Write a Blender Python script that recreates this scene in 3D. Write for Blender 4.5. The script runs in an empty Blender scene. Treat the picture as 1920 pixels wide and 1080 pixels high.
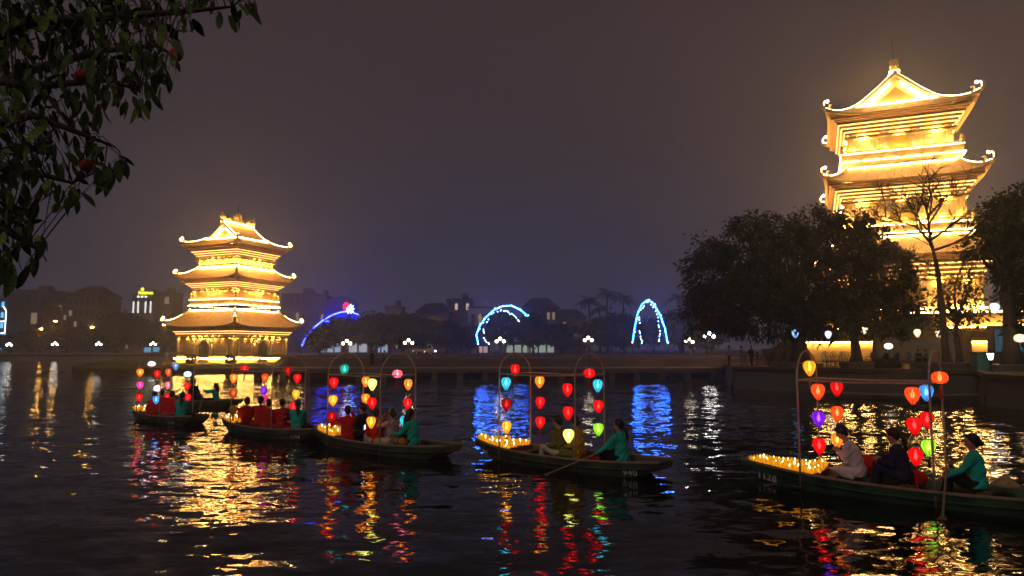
import bpy, bmesh, math, random
from mathutils import Vector, Matrix
R = math.radians
random.seed(7)
scn = bpy.context.scene
COL = scn.collection

# ------------------------------------------------------------------ camera
F, CH, PITCH = 1300.0, 2.8, math.atan(116 / 1300.0)
cam_d = bpy.data.cameras.new('camera'); cam = bpy.data.objects.new('camera', cam_d); COL.objects.link(cam)
cam.location = (0, 0, CH); cam.rotation_euler = (math.pi / 2 + PITCH, 0, 0)
cam_d.sensor_width = 36; cam_d.lens = 36 * F / 1920; cam_d.clip_end = 6000; cam_d.clip_start = 0.05
scn.camera = cam
# ------------------------------------------------------------------ world: night sky with city glow
w = bpy.data.worlds.new('World'); scn.world = w; w.use_nodes = True
wn, wl = w.node_tree.nodes, w.node_tree.links
wn.clear()
wo = wn.new('ShaderNodeOutputWorld'); bg = wn.new('ShaderNodeBackground')
sky = wn.new('ShaderNodeTexSky'); sky.sky_type = 'NISHITA'; sky.sun_disc = False
sky.sun_elevation = R(-4); sky.sun_rotation = R(200)
bg2 = wn.new('ShaderNodeBackground'); add = wn.new('ShaderNodeAddShader')
tc = wn.new('ShaderNodeTexCoord'); sp = wn.new('ShaderNodeSeparateXYZ'); rp = wn.new('ShaderNodeValToRGB')
wl.new(tc.outputs['Generated'], sp.inputs[0]); wl.new(sp.outputs['Z'], rp.inputs[0])
cr = rp.color_ramp
cr.elements[0].position = 0.0; cr.elements[0].color = (.043, .043, .078, 1)
cr.elements[1].position = 0.9; cr.elements[1].color = (.022, .016, .017, 1)
e = cr.elements.new(.12); e.color = (.040, .038, .066, 1)
e = cr.elements.new(.28); e.color = (.036, .028, .034, 1)
e = cr.elements.new(.45); e.color = (.038, .025, .028, 1)
wl.new(rp.outputs[0], bg2.inputs[0]); bg2.inputs[1].default_value = 1.2
wl.new(sky.outputs[0], bg.inputs[0]); bg.inputs[1].default_value = .05
wl.new(bg.outputs[0], add.inputs[0]); wl.new(bg2.outputs[0], add.inputs[1]); wl.new(add.outputs[0], wo.inputs[0])
# fill light added behind the viewer to brighten people, boats and leaves
sd = bpy.data.lights.new('sun', 'SUN'); sd.energy = .32; sd.angle = R(15); sd.color = (1, .9, .78)
so = bpy.data.objects.new('sun', sd); COL.objects.link(so); so.rotation_euler = (R(52), 0, R(-28))
# ------------------------------------------------------------------ exposure / render settings
vs = scn.view_settings; vs.view_transform = 'Standard'; vs.look = 'None'; vs.exposure = 0; vs.gamma = 1; vs.use_curve_mapping = False
scn.render.engine = 'CYCLES'
cy = scn.cycles
cy.use_denoising = True; cy.max_bounces = 6; cy.diffuse_bounces = 2; cy.glossy_bounces = 3; cy.transmission_bounces = 3
cy.transparent_max_bounces = 12; cy.volume_bounces = 0; cy.sample_clamp_indirect = 4.0; cy.sample_clamp_direct = 0; cy.use_light_tree = True
cy.caustics_reflective = False; cy.caustics_refractive = False; cy.blur_glossy = .3
cy.use_adaptive_sampling = False

# ------------------------------------------------------------------ pixel helpers (photograph 1920x1080)
def ray(x, y):
    dx, dy = (x - 960) / F, (540 - y) / F
    return Vector((dx, math.cos(PITCH) - dy * math.sin(PITCH), math.sin(PITCH) + dy * math.cos(PITCH)))
def at(x, y, Y):
    d = ray(x, y); return Vector((0, 0, CH)) + d * (Y / d.y)
def gp(x, y, z=0.):
    d = ray(x, y); return Vector((0, 0, CH)) + d * ((z - CH) / d.z)

# ------------------------------------------------------------------ materials
MATS = {}
def M(name, col, rough=.7, var=.22, scale=3., bump=.25, spec=.3, metal=0., detail=5, dist=.02):
    if name in MATS: return MATS[name]
    m = bpy.data.materials.new(name); m.use_nodes = True; MATS[name] = m
    n, l = m.node_tree.nodes, m.node_tree.links
    b = n['Principled BSDF']; b.inputs['Roughness'].default_value = rough; b.inputs['Specular IOR Level'].default_value = spec
    b.inputs['Metallic'].default_value = metal
    t = n.new('ShaderNodeTexCoord'); ns = n.new('ShaderNodeTexNoise'); ns.inputs['Scale'].default_value = scale; ns.inputs['Detail'].default_value = detail
    l.new(t.outputs['Object'], ns.inputs['Vector'])
    r = n.new('ShaderNodeValToRGB'); l.new(ns.outputs['Fac'], r.inputs[0])
    r.color_ramp.elements[0].position = .3; r.color_ramp.elements[1].position = .7
    r.color_ramp.elements[0].color = (*[max(0, c * (1 - var)) for c in col], 1)
    r.color_ramp.elements[1].color = (*[min(1, c * (1 + var)) for c in col], 1)
    l.new(r.outputs[0], b.inputs['Base Color'])
    if bump:
        ns2 = n.new('ShaderNodeTexNoise'); ns2.inputs['Scale'].default_value = scale * 4; ns2.inputs['Detail'].default_value = 4
        l.new(t.outputs['Object'], ns2.inputs['Vector'])
        bp = n.new('ShaderNodeBump'); bp.inputs['Strength'].default_value = bump; bp.inputs['Distance'].default_value = dist
        l.new(ns2.outputs['Fac'], bp.inputs['Height']); l.new(bp.outputs[0], b.inputs['Normal'])
    return m
def E(name, col, s):
    if name in MATS: return MATS[name]
    m = bpy.data.materials.new(name); m.use_nodes = True; MATS[name] = m
    n, l = m.node_tree.nodes, m.node_tree.links; n.clear()
    o = n.new('ShaderNodeOutputMaterial'); e = n.new('ShaderNodeEmission'); e.inputs[0].default_value = (*col, 1); e.inputs[1].default_value = s
    l.new(e.outputs[0], o.inputs[0]); return m
def BRICK(name, c1, c2, mortar, sx=1., rough=.8):
    m = bpy.data.materials.new(name); m.use_nodes = True; MATS[name] = m
    n, l = m.node_tree.nodes, m.node_tree.links
    b = n['Principled BSDF']; b.inputs['Roughness'].default_value = rough; b.inputs['Specular IOR Level'].default_value = .25
    t = n.new('ShaderNodeTexCoord'); mp = n.new('ShaderNodeVectorMath'); mp.operation = 'ADD'
    s = n.new('ShaderNodeSeparateXYZ'); c = n.new('ShaderNodeCombineXYZ'); a = n.new('ShaderNodeMath'); a.operation = 'ADD'
    l.new(t.outputs['Object'], s.inputs[0]); l.new(s.outputs[0], a.inputs[0]); l.new(s.outputs[1], a.inputs[1])
    l.new(a.outputs[0], c.inputs[0]); l.new(s.outputs[2], c.inputs[1])
    br = n.new('ShaderNodeTexBrick'); br.inputs['Scale'].default_value = sx
    br.inputs['Color1'].default_value = (*c1, 1); br.inputs['Color2'].default_value = (*c2, 1); br.inputs['Mortar'].default_value = (*mortar, 1)
    br.inputs['Mortar Size'].default_value = .012
    l.new(c.outputs[0], br.inputs['Vector']); 
    ns = n.new('ShaderNodeTexNoise'); ns.inputs['Scale'].default_value = .8; ns.inputs['Detail'].default_value = 6; l.new(t.outputs['Object'], ns.inputs[0])
    mx = n.new('ShaderNodeMix'); mx.data_type = 'RGBA'; mx.blend_type = 'MULTIPLY'; mx.inputs[0].default_value = .6
    l.new(br.outputs['Color'], mx.inputs[6]); l.new(ns.outputs['Fac'], mx.inputs[7]); 
    hs = n.new('ShaderNodeBrightContrast'); hs.inputs[1].default_value = .06; l.new(mx.outputs[2], hs.inputs[0]); l.new(hs.outputs[0], b.inputs['Base Color'])
    bp = n.new('ShaderNodeBump'); bp.inputs['Strength'].default_value = .5; bp.inputs['Distance'].default_value = .03; bp.invert = True
    l.new(br.outputs['Fac'], bp.inputs['Height']); l.new(bp.outputs[0], b.inputs['Normal'])
    return m

# ------------------------------------------------------------------ mesh builder
class MB:
    def __init__(s): s.v, s.f = [], []
    def add(s, vs, fs):
        o = len(s.v); s.v += [tuple(p) for p in vs]; s.f += [tuple(i + o for i in f) for f in fs]; return s
    def box(s, c, d, rz=0., M4=None):
        hx, hy, hz = d[0] / 2, d[1] / 2, d[2] / 2
        cs, sn = math.cos(rz), math.sin(rz); vs = []
        for z in (-hz, hz):
            for x, y in ((-hx, -hy), (hx, -hy), (hx, hy), (-hx, hy)):
                vs.append((c[0] + x * cs - y * sn, c[1] + x * sn + y * cs, c[2] + z))
        if M4: vs = [M4 @ Vector(p) for p in vs]
        return s.add(vs, [(3, 2, 1, 0), (4, 5, 6, 7), (0, 1, 5, 4), (1, 2, 6, 5), (2, 3, 7, 6), (3, 0, 4, 7)])
    def tube(s, pts, rad, n=8, cap=True, ell=None, closed=False):
        pts = [Vector(p) for p in pts]; N = len(pts)
        if not hasattr(rad, '__len__'): rad = [rad] * N
        vs = []; prev = None
        for i, p in enumerate(pts):
            a = pts[(i - 1) % N] if (i > 0 or closed) else p; b = pts[(i + 1) % N] if (i < N - 1 or closed) else p
            t = (b - a); t = t.normalized() if t.length > 1e-9 else Vector((0, 0, 1))
            if prev is None:
                up = Vector((0, 0, 1)) if abs(t.z) < .9 else Vector((1, 0, 0))
                if ell: up = Vector((1, 0, 0)) if abs(t.z) > .5 else Vector((0, 0, 1))
                u = (up - t * up.dot(t)).normalized()
            else:
                u = (prev - t * prev.dot(t)); u = u.normalized() if u.length > 1e-6 else prev
            prev = u; q = t.cross(u)
            r1 = rad[i]; r2 = ell[i] if ell else r1
            for k in range(n):
                an = 2 * math.pi * k / n
                vs.append(p + u * (math.cos(an) * r1) + q * (math.sin(an) * r2))
        fs = []
        for i in range(N if closed else N - 1):
            for k in range(n):
                a = i * n + k; b = i * n + (k + 1) % n; j = ((i + 1) % N) * n
                fs.append((a, b, j + (k + 1) % n, j + k))
        if cap and not closed:
            fs.append(tuple(range(n - 1, -1, -1))); fs.append(tuple((N - 1) * n + k for k in range(n)))
        return s.add(vs, fs)
    def limb(s, pts, rad, n=10):      # tube with rounded ends
        pts = [Vector(p) for p in pts]; rad = list(rad)
        d0 = (pts[0] - pts[1]).normalized(); d1 = (pts[-1] - pts[-2]).normalized()
        P = [pts[0] + d0 * rad[0] * .95, pts[0] + d0 * rad[0] * .6] + pts + [pts[-1] + d1 * rad[-1] * .6, pts[-1] + d1 * rad[-1] * .95]
        Q = [rad[0] * .3, rad[0] * .8] + rad + [rad[-1] * .8, rad[-1] * .3]
        return s.tube(P, Q, n)
    def lathe(s, prof, n=12, c=(0, 0, 0), M4=None, sx=1., sy=1.):
        vs = []; N = len(prof)
        for r, z in prof:
            for k in range(n):
                an = 2 * math.pi * k / n
                vs.append(Vector((c[0] + r * math.cos(an) * sx, c[1] + r * math.sin(an) * sy, c[2] + z)))
        if M4: vs = [M4 @ p for p in vs]
        fs = [(i * n + k, i * n + (k + 1) % n, (i + 1) * n + (k + 1) % n, (i + 1) * n + k) for i in range(N - 1) for k in range(n)]
        fs.append(tuple(range(n - 1, -1, -1))); fs.append(tuple((N - 1) * n + k for k in range(n)))
        return s.add(vs, fs)
    def ball(s, c, r, n=12, m=8, M4=None):
        if not hasattr(r, '__len__'): r = (r, r, r)
        pr = [(math.sin(math.pi * i / m), -math.cos(math.pi * i / m)) for i in range(m + 1)]
        pr[0] = (.02, -1); pr[-1] = (.02, 1)
        vs = []
        for a, z in pr:
            for k in range(n):
                an = 2 * math.pi * k / n; p = Vector((r[0] * a * math.cos(an), r[1] * a * math.sin(an), r[2] * z))
                if M4: p = M4 @ p
                vs.append(p + Vector(c))
        fs = [(i * n + k, i * n + (k + 1) % n, (i + 1) * n + (k + 1) % n, (i + 1) * n + k) for i in range(m) for k in range(n)]
        fs.append(tuple(range(n - 1, -1, -1))); fs.append(tuple(m * n + k for k in range(n)))
        return s.add(vs, fs)
    def prism(s, poly, off):          # poly: 3d points, off: extrusion vector
        n = len(poly); off = Vector(off); vs = [Vector(p) for p in poly] + [Vector(p) + off for p in poly]
        fs = [tuple(range(n - 1, -1, -1)), tuple(range(n, 2 * n))] + [(i, (i + 1) % n, n + (i + 1) % n, n + i) for i in range(n)]
        return s.add(vs, fs)
    def mesh(s, name, mat=None, smooth=False):
        me = bpy.data.meshes.new(name); me.from_pydata(s.v, [], s.f); me.update()
        if mat: me.materials.append(mat)
        if smooth: me.polygons.foreach_set('use_smooth', [True] * len(me.polygons))
        return me
    def build(s, name, mat, parent=None, smooth=False, loc=None, rz=0.):
        return link(name, s.mesh(name, mat, smooth), parent, loc, rz)
def link(name, me, parent=None, loc=None, rz=0.):
    o = bpy.data.objects.new(name, me); COL.objects.link(o)
    if parent: o.parent = parent
    if loc is not None: o.location = loc
    if rz: o.rotation_euler = (0, 0, rz)
    return o
def empty(name, loc=(0, 0, 0), rz=0.):
    o = bpy.data.objects.new(name, None); COL.objects.link(o); o.location = loc; o.rotation_euler = (0, 0, rz); o.empty_display_size = .1; return o
def tag(o, label=None, cat=None, group=None, kind=None):
    if label: o['label'] = label
    if cat: o['category'] = cat
    if group: o['group'] = group
    if kind: o['kind'] = kind
    return o
def copy_tree(o, parent=None):
    c = o.copy(); COL.objects.link(c); c.parent = parent
    for ch in list(o.children):
        if ch.name in COL.objects: copy_tree(ch, c)
    return c
def rnd(a, b): return random.uniform(a, b)

# ================================================================== SETTING
# ---- water
def water_mat():
    m = bpy.data.materials.new('lake_water'); m.use_nodes = True
    n, l = m.node_tree.nodes, m.node_tree.links; b = n['Principled BSDF']
    b.inputs['Base Color'].default_value = (.004, .0045, .005, 1); b.inputs['Roughness'].default_value = .025; b.inputs['IOR'].default_value = 1.34
    t = n.new('ShaderNodeTexCoord'); acc = None
    for sc, amp, sx, sy, dt in ((.4, .05, .8, 1.0, 1), (1.1, .24, .5, 1.15, 2), (3.2, .25, .55, 1.1, 2), (9., .08, .7, 1.0, 2)):
        mp = n.new('ShaderNodeMapping'); mp.inputs['Scale'].default_value = (sx, sy, 1); mp.inputs['Rotation'].default_value = (0, 0, .25)
        l.new(t.outputs['Object'], mp.inputs[0])
        ns = n.new('ShaderNodeTexNoise'); ns.inputs['Scale'].default_value = sc; ns.inputs['Detail'].default_value = dt; ns.inputs['Distortion'].default_value = .6
        l.new(mp.outputs[0], ns.inputs['Vector'])
        a = n.new('ShaderNodeVectorMath'); a.operation = 'SUBTRACT'; a.inputs[1].default_value = (.5, .5, .5); l.new(ns.outputs['Color'], a.inputs[0])
        c = n.new('ShaderNodeVectorMath'); c.operation = 'MULTIPLY'; c.inputs[1].default_value = (amp * .8, amp, 0); l.new(a.outputs[0], c.inputs[0])
        if acc is None: acc = c
        else:
            d = n.new('ShaderNodeVectorMath'); d.operation = 'ADD'; l.new(acc.outputs[0], d.inputs[0]); l.new(c.outputs[0], d.inputs[1]); acc = d
    d = n.new('ShaderNodeVectorMath'); d.operation = 'ADD'; d.inputs[1].default_value = (0, 0, 1); l.new(acc.outputs[0], d.inputs[0])
    nn = n.new('ShaderNodeVectorMath'); nn.operation = 'NORMALIZE'; l.new(d.outputs[0], nn.inputs[0]); l.new(nn.outputs[0], b.inputs['Normal'])
    return m
tag(MB().add([(-400, -40, 0), (400, -40, 0), (400, 230, 0), (-400, 230, 0)], [(0, 1, 2, 3)]).build('water', water_mat()), 'dark rippled lake water', None, None, 'structure')
# ---- far land, one sheet to the horizon
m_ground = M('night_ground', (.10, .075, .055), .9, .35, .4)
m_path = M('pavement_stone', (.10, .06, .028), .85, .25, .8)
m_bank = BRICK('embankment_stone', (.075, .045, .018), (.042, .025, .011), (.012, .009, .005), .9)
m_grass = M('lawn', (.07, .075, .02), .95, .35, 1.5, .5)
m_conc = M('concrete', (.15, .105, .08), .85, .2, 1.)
G = 1.9
edge = [(-900, 196), (-150, 193), (-75, 188), (-40, 120), (-24, 74), (22, 74), (24, 72), (200, 72), (900, 72)]
mb = MB(); n = len(edge)
mb.add([(x, y, G) for x, y in edge] + [(-1500, 3000, G), (1500, 3000, G)], [tuple(range(n)) + (n + 1, n)])
mb.add([(x, y, G) for x, y in edge] + [(x - (.6 if i < 5 else 0), y - (3 if i < 3 else 2.), -.5 if i < 4 else .6) for i, (x, y) in enumerate(edge)], [(i + 1, i, n + i, n + i + 1) for i in range(n - 1)])
tag(mb.build('ground', m_ground), 'dark far bank of the lake', None, None, 'structure')
# road and kerb on the far bank
rd = MB(); rd.box((-20, 104, G + .06), (260, 9, .12)); tag(rd.build('road', M('asphalt', (.05, .047, .045), .85, .2, .5)), 'dark road along the far bank', None, None, 'structure')
tb = MB(); tb.box((-1, 84, G + .1), (58, 1.2, .2)); tag(tb.build('terrace_step', m_conc), 'long low concrete step above the causeway', 'step', None, 'structure')
# ---- promenade (right bank) with stone embankment
PZ = 1.5
prom = [(16.1, 50.5), (27.4, 40.9), (24.0, 35.2), (23.6, 15), (120, 15), (120, 72.5), (20.5, 72.5), (20, 65)]
n = len(prom)
mb = MB().add([(x, y, PZ) for x, y in prom], [tuple(range(n))]); pr = tag(mb.build('promenade', m_path), 'paved lakeside promenade under the trees', None, None, 'structure')
for i in (7, 0, 1, 2):
    a, b = Vector((*prom[i], 0)), Vector((*prom[(i + 1) % n], 0)); d = (b - a); L = d.length; d.normalize(); nn = Vector((d.y, -d.x, 0))
    MB().add([a + nn * .5 + Vector((0, 0, -1)), b + nn * .5 + Vector((0, 0, -1)), b + Vector((0, 0, PZ - .12)), a + Vector((0, 0, PZ - .12))], [(0, 1, 2, 3)]).build('embankment', m_bank, pr)
    cm_ = M('coping_stone', (.085, .055, .03), .85, .3, 1.5)
    MB().box(((a + b) / 2 + nn * -.12 + Vector((0, 0, PZ - .01))), (L + .1, .6, .22), math.atan2(d.y, d.x)).build('coping', cm_, pr)
# ---- causeway on piers
cw = empty('causeway'); tag(cw, 'low concrete causeway on square piers between pagoda island and promenade', 'causeway', None, 'structure')
MB().box((-3, 67.2, .98), (50, 5, .26)).build('deck', M('causeway_deck', (.24, .16, .12), .8, .2, .6), cw)
MB().box((-3, 64.75, .86), (50, .12, .34)).build('edge_beam', m_conc, cw)
pm = MB().box((0, 0, .2), (.55, .7, 1.5)).mesh('pier', m_conc)
for k in range(21): link('pier', pm, cw, (-26 + k * 2.35, 65.1, 0))
# ---- pagoda island
isl = []
for k in range(48):
    a = 2 * math.pi * k / 48; rx, ry = 22.5, 19 + 1.5 * math.sin(a * 3)
    isl.append((-43 + rx * math.copysign(abs(math.cos(a)) ** .8, math.cos(a)), 110 + ry * math.copysign(abs(math.sin(a)) ** .8, math.sin(a))))
mb = MB(); n = 48
mb.add([(x, y, -.4) for x, y in isl] + [(x, y, .35) for x, y in isl] + [(-43 + (x + 43) * .93, 110 + (y - 110) * .93, .85) for x, y in isl],
       [(i, (i + 1) % n, n + (i + 1) % n, n + i) for i in range(n)] + [(n + i, n + (i + 1) % n, 2 * n + (i + 1) % n, 2 * n + i) for i in range(n)] + [tuple(range(2 * n, 3 * n))])
tag(mb.build('island', m_grass), 'grassy island under the smaller pagoda', None, None, 'structure')
MB().add([(-26, 95, .95), (-18, 72, 1.1), (-18, 66, 1.1), (-30, 85, .95)], [(3, 2, 1, 0)]).build('grass_spit', m_grass)['kind'] = 'structure'
# ---- haze
HAZE = True
if HAZE:
    hz = MB().box((0, 195, 35), (900, 430, 80)).build('haze', None); tag(hz, 'thin night haze over the lake', None, None, 'stuff')
    m = bpy.data.materials.new('haze_air'); m.use_nodes = True; nn, ll = m.node_tree.nodes, m.node_tree.links; nn.clear()
    o = nn.new('ShaderNodeOutputMaterial'); v = nn.new('ShaderNodeVolumePrincipled'); v.inputs['Color'].default_value = (.9, .9, .92, 1)
    v.inputs['Density'].default_value = .0022; v.inputs['Anisotropy'].default_value = .7; ll.new(v.outputs[0], o.inputs['Volume']); hz.data.materials.append(m)
# ================================================================== PAGODAS
def light_ring(h, z, t, name, mat, par, hy=None, lip=None, dash=0):
    hy = hy or h; m = MB()
    if lip:      # cove lip that hides the strip from the front and throws its light on the wall
        c = MB(); q = h + t * .5 + .07; qy = hy + t * .5 + .07; lh = t + .14
        for s in (-1, 1):
            c.box((0, s * qy, z), (2 * q + .06, .06, lh)); c.box((s * q, 0, z), (.06, 2 * qy - .06, lh))
        c.build('light_cove', lip, par)
    if dash:     # separate lamps along the wall foot: scalloped pools of light
        a = 2 * h / dash
        lx, ly = MB().box((0, 0, 0), (a * .22, t * 1.5, t * 1.3)).mesh('wall_lamp', mat), MB().box((0, 0, 0), (t * 1.5, a * .22, t * 1.3)).mesh('wall_lamp', mat)
        for s in (-1, 1):
            for i in range(dash):
                c_ = -h + a * (i + .5); link('wall_lamp', lx, par, (c_, s * hy, z)); link('wall_lamp', ly, par, (s * h, c_, z))
        return
    for s in (-1, 1):
        m.box((0, s * hy, z), (2 * h + t, t, t)); m.box((s * h, 0, z), (t, 2 * hy - t, t))
    return m.build(name, mat, par)
def skirt(hi, zi, he, ze, lift, pitch=.34, thick=.16, hiy=None):
    """hipped tile skirt with upturned corners; corrugated by tile rows"""
    m = MB(); nu = max(16, int(2 * he / pitch) * 2); nv = 9
    def P(u, v, dz=0):
        h = hi + (he - hi) * v; a = abs(u)
        z = ze + (zi - ze) * (1 - v) ** 1.5 + lift * (a ** 5) * v ** 2
        out = 1 + .035 * a ** 6 * v
        return (u * h * out, -h * out, z + dz)
    for k in range(4):
        cs, sn = [(1, 0), (0, 1), (-1, 0), (0, -1)][k]; vs, fs = [], []
        for lay in (0, 1):
            for j in range(nv + 1):
                for i in range(nu + 1):
                    x, y, z = P(-1 + 2 * i / nu, j / nv, -thick if lay else (.05 if i % 2 else -.02))
                    vs.append((x * cs - y * sn, x * sn + y * cs, z))
        W = nu + 1; O = W * (nv + 1)
        for j in range(nv):
            for i in range(nu):
                a = j * W + i
                fs.append((a + W, a + W + 1, a + 1, a)); fs.append((O + a, O + a + 1, O + a + W + 1, O + a + W))
        for i in range(nu): a = nv * W + i; fs.append((a, O + a, O + a + 1, a + 1))
        m.add(vs, fs)
    return m, P
def curl(c, d, s):
    """upswept horn at an eave corner: path from c going out along unit d"""
    pts = []
    for t in range(11):
        a = -math.pi / 2 + t * math.pi * 1.15 / 10; r = s * (1 - .045 * t)
        pts.append(Vector(c) + Vector(d) * (math.cos(a) * r) + Vector((0, 0, r * math.sin(a) + s)))
    return pts
def arch_poly(wd, ht, n=10):
    r = wd / 2; p = [(-r, 0), (r, 0)]
    for k in range(n + 1):
        a = math.pi * k / n; p.append((r * math.cos(a), ht - r + r * math.sin(a)))
    return p
def pagoda(name, label, loc, rz, tiers, top, stone, roofm, lights, S):
    root = empty(name, loc, rz); tag(root, label, 'pagoda', 'three-tiered lit pagodas')
    wall_l, out_l, trim = lights['wall'], lights['outline'], S['trim']
    brk = MB().box((0, -.2, 0), (.5, .5, .22)).box((0, -.12, -.22), (.34, .36, .22)).box((-.36, -.22, .15), (.3, .42, .12)).box((.36, -.22, .15), (.3, .42, .12)).mesh('bracket', stone)
    knob = MB().lathe([(.2, 0), (.2, .45), (.28, .5), (.28, .6), (.12, .68), (.24, .85), (.2, 1.05), (.04, 1.2)], 8).mesh('corner_post', stone)
    for ti, T in enumerate(tiers):
        b, z0, z1, e, ze, zi, hi = T['b'], T['z0'], T['z1'], T['e'], T['ze'], T['zi'], T['hi']
        wl = MB().box((0, 0, (z0 + z1) / 2), (2 * b, 2 * b, z1 - z0)).build('wall', S['wall'], root)
        for sx in (-1, 1):
            for sy in (-1, 1): MB().box((sx * (b - .18), sy * (b - .18), (z0 + z1) / 2), (.56, .56, z1 - z0 - .02)).build('pilaster', stone, wl)
        bz = .35 if ti else .55
        MB().box((0, 0, z0 + bz / 2), (2 * b + .36, 2 * b + .36, bz)).build('base_course', stone, root)
        MB().box((0, 0, z1 - .32), (2 * b + .24, 2 * b + .24, .18)).build('frieze', stone, root)
        for k in range(4):
            Mz = Matrix.Rotation(k * math.pi / 2, 4, 'Z')
            # arched door or window with a raised surround
            if T.get('door'):
                wd, ht, sill = T['door']
                p = arch_poly(wd, ht); q = arch_poly(wd + 1.0, ht + .5)
                fr = MB()
                for off, pp, dep in ((0, q, .22), (.0, arch_poly(wd + .4, ht + .2), .3)):
                    fr.prism([Mz @ Vector((x, -b, z0 + sill + z)) for x, z in pp], Mz @ Vector((0, -dep, 0)))
                dr = fr.build('door_surround' if ti == 0 else 'window_surround', trim, wl)
                d2 = MB().prism([Mz @ Vector((x, -b - .30, z0 + sill + z)) for x, z in p], Mz @ Vector((0, -.02, 0))).build('door' if ti == 0 else 'window', S['door'] if ti == 0 else S['window'], root)
                if ti == 0:
                    for s in (-1, 1):
                        for zz in (.26, .6): MB().box((s * wd * .24, -b - .34, z0 + sill + ht * zz), (wd * .34, .06, ht * .26), 0, Mz).build('panel', S['door'], d2)
            for px in T.get('panels', ()):
                MB().box((px[0], -b - .05, (z0 + z1) / 2 + px[2]), (px[1], .12, px[3]), 0, Mz).build('relief_panel', S['panel'], wl)
                fm = MB(); hw, hh, zc = px[1] / 2 + .1, px[3] / 2 + .1, (z0 + z1) / 2 + px[2]
                for s in (-1, 1):
                    fm.box((px[0] + s * hw, -b - .07, zc), (.14, .16, 2 * hh + .14), 0, Mz); fm.box((px[0], -b - .07, zc + s * hh), (2 * hw - .14, .15, .14), 0, Mz)
                fm.build('panel_frame', stone, wl)
            for px in T.get('ledges', ()):
                MB().box((px[0], -b - .22, z0 + 1.05), (px[1], .4, .12), 0, Mz).box((px[0] - px[1] / 2 + .2, -b - .2, z0 + 1.22), (.4, .35, .22), 0, Mz).box((px[0] + px[1] / 2 - .2, -b - .2, z0 + 1.22), (.4, .35, .22), 0, Mz).build('ledge', stone, wl)
            nb = T.get('nbr', 6)
            for i in range(nb):
                o = link('bracket', brk, root, Mz @ Vector((-b + .5 + (2 * b - 1.) * i / (nb - 1), -b, z1 - .1))); o.rotation_euler = (0, 0, k * math.pi / 2)
        # stepped corbels under the eave
        nc = T.get('nc', 5); ztop = ze - .22
        for i in range(nc):
            f = (i + .9) / nc; h = b + (e - .55 - b) * f; zz = z1 + (ztop - z1) * i / nc; th = (ztop - z1) / nc
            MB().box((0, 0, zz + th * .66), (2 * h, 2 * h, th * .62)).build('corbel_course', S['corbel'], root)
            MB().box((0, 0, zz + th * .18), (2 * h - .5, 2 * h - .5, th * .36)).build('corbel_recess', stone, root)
            if i in T.get('cglow', ()): light_ring(h - .14, zz + th * .17, .11, 'light_strip', lights['soffit'], root)  # weak glow paints the lit gaps between corbel steps, casting little light
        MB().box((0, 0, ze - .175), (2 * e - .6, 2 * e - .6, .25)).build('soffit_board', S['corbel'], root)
        light_ring(b + .30, z1 - .06 - .18, .09, 'light_strip', lights['dash'], root, lip=S['corbel'], dash=max(3, T.get('nbr', 6) - 1))
        light_ring(b + .34, z0 + bz + .06, .10, 'light_strip', wall_l if ti == 0 else lights['dash'], root, lip=stone if ti else None, dash=0 if ti == 0 else 7)
        # roof
        lift = T.get('lift', .7)
        m, P = skirt(hi, zi, e, ze, lift)
        rf = m.build('tiled_roof', roofm, root)
        light_ring(hi + .12, zi + .05, .1, 'light_strip', lights['rim'], root)
        for k in range(4):
            Mz = Matrix.Rotation(k * math.pi / 2, 4, 'Z')
            pts = [Mz @ (Vector(P(1, v / 8)) + Vector((0, 0, .12))) for v in range(9)]
            d = (pts[-1] - pts[-2]); d.z = 0; d.normalize(); hs = S['curl']
            cp = curl(pts[-1] + d * -.1 + Vector((0, 0, -.05)), d, hs)
            MB().tube(pts + cp, [.2] * 9 + [.2 - .012 * i for i in range(11)], 8).build('hip_ridge', trim, rf, True)
            lp = [p + Vector((0, 0, .2)) for p in pts]
            MB().tube(lp, .042, 5).build('light_strip', out_l, rf)
            sc = [p + d * .0 + Vector((0, 0, .1)) for p in curl(pts[-1] - d * (1.3 * hs), d, hs * .5)]
            MB().tube(sc, [.14] * 6 + [.11, .1, .09, .07, .05], 7).build('ridge_scroll', trim, rf, True)
            MB().tube([p + Vector((0, 0, .0)) - d * .21 for p in cp[2:10]], .035, 5).build('light_strip', out_l, rf)
            MB().ball(cp[-1], .16, 8, 6).build('lamp_bulb', out_l, rf)
            # tile-end band along the eave
            ep = [Mz @ (Vector(P(-1 + 2 * i / 20, 1)) + Vector((0, -.03, -.09))) for i in range(21)]
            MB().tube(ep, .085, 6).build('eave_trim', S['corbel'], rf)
        if T.get('balcony'):
            bh, bzz, bt = T['balcony']
            bl = MB().box((0, 0, bzz), (2 * bh, 2 * bh, bt)).build('balcony', stone, root)
            pm = MB()
            for s in (-1, 1):
                pm.box((0, s * (bh - .1), bzz + bt / 2 + .16), (2 * bh, .2, .3)); pm.box((s * (bh - .1), 0, bzz + bt / 2 + .16), (.2, 2 * bh - .4, .3))
            pm.build('parapet', stone, bl)
            light_ring(bh + .02, bzz + bt / 2 + .30, .05, 'light_strip', lights['rim'], bl)
            light_ring(bh - .45, bzz + bt / 2 + .1, .1, 'light_strip', wall_l, bl); light_ring(bh + .1, bzz - bt / 2 - .12, .06, 'light_strip', lights['rim'], bl)
            for sx in (-1, 1):
                for sy in (-1, 1): link('corner_post', knob, bl, (sx * (bh - .12), sy * (bh - .12), bzz + bt / 2 + .2))
            for k in range(4):
                Mz = Matrix.Rotation(k * math.pi / 2, 4, 'Z')
                for i in range(1, 6): MB().box((-bh + 2 * bh * i / 6, -bh + .02, bzz - bt / 2 - .12), (.3, .3, .24), 0, Mz).build('console', stone, bl)
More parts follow.
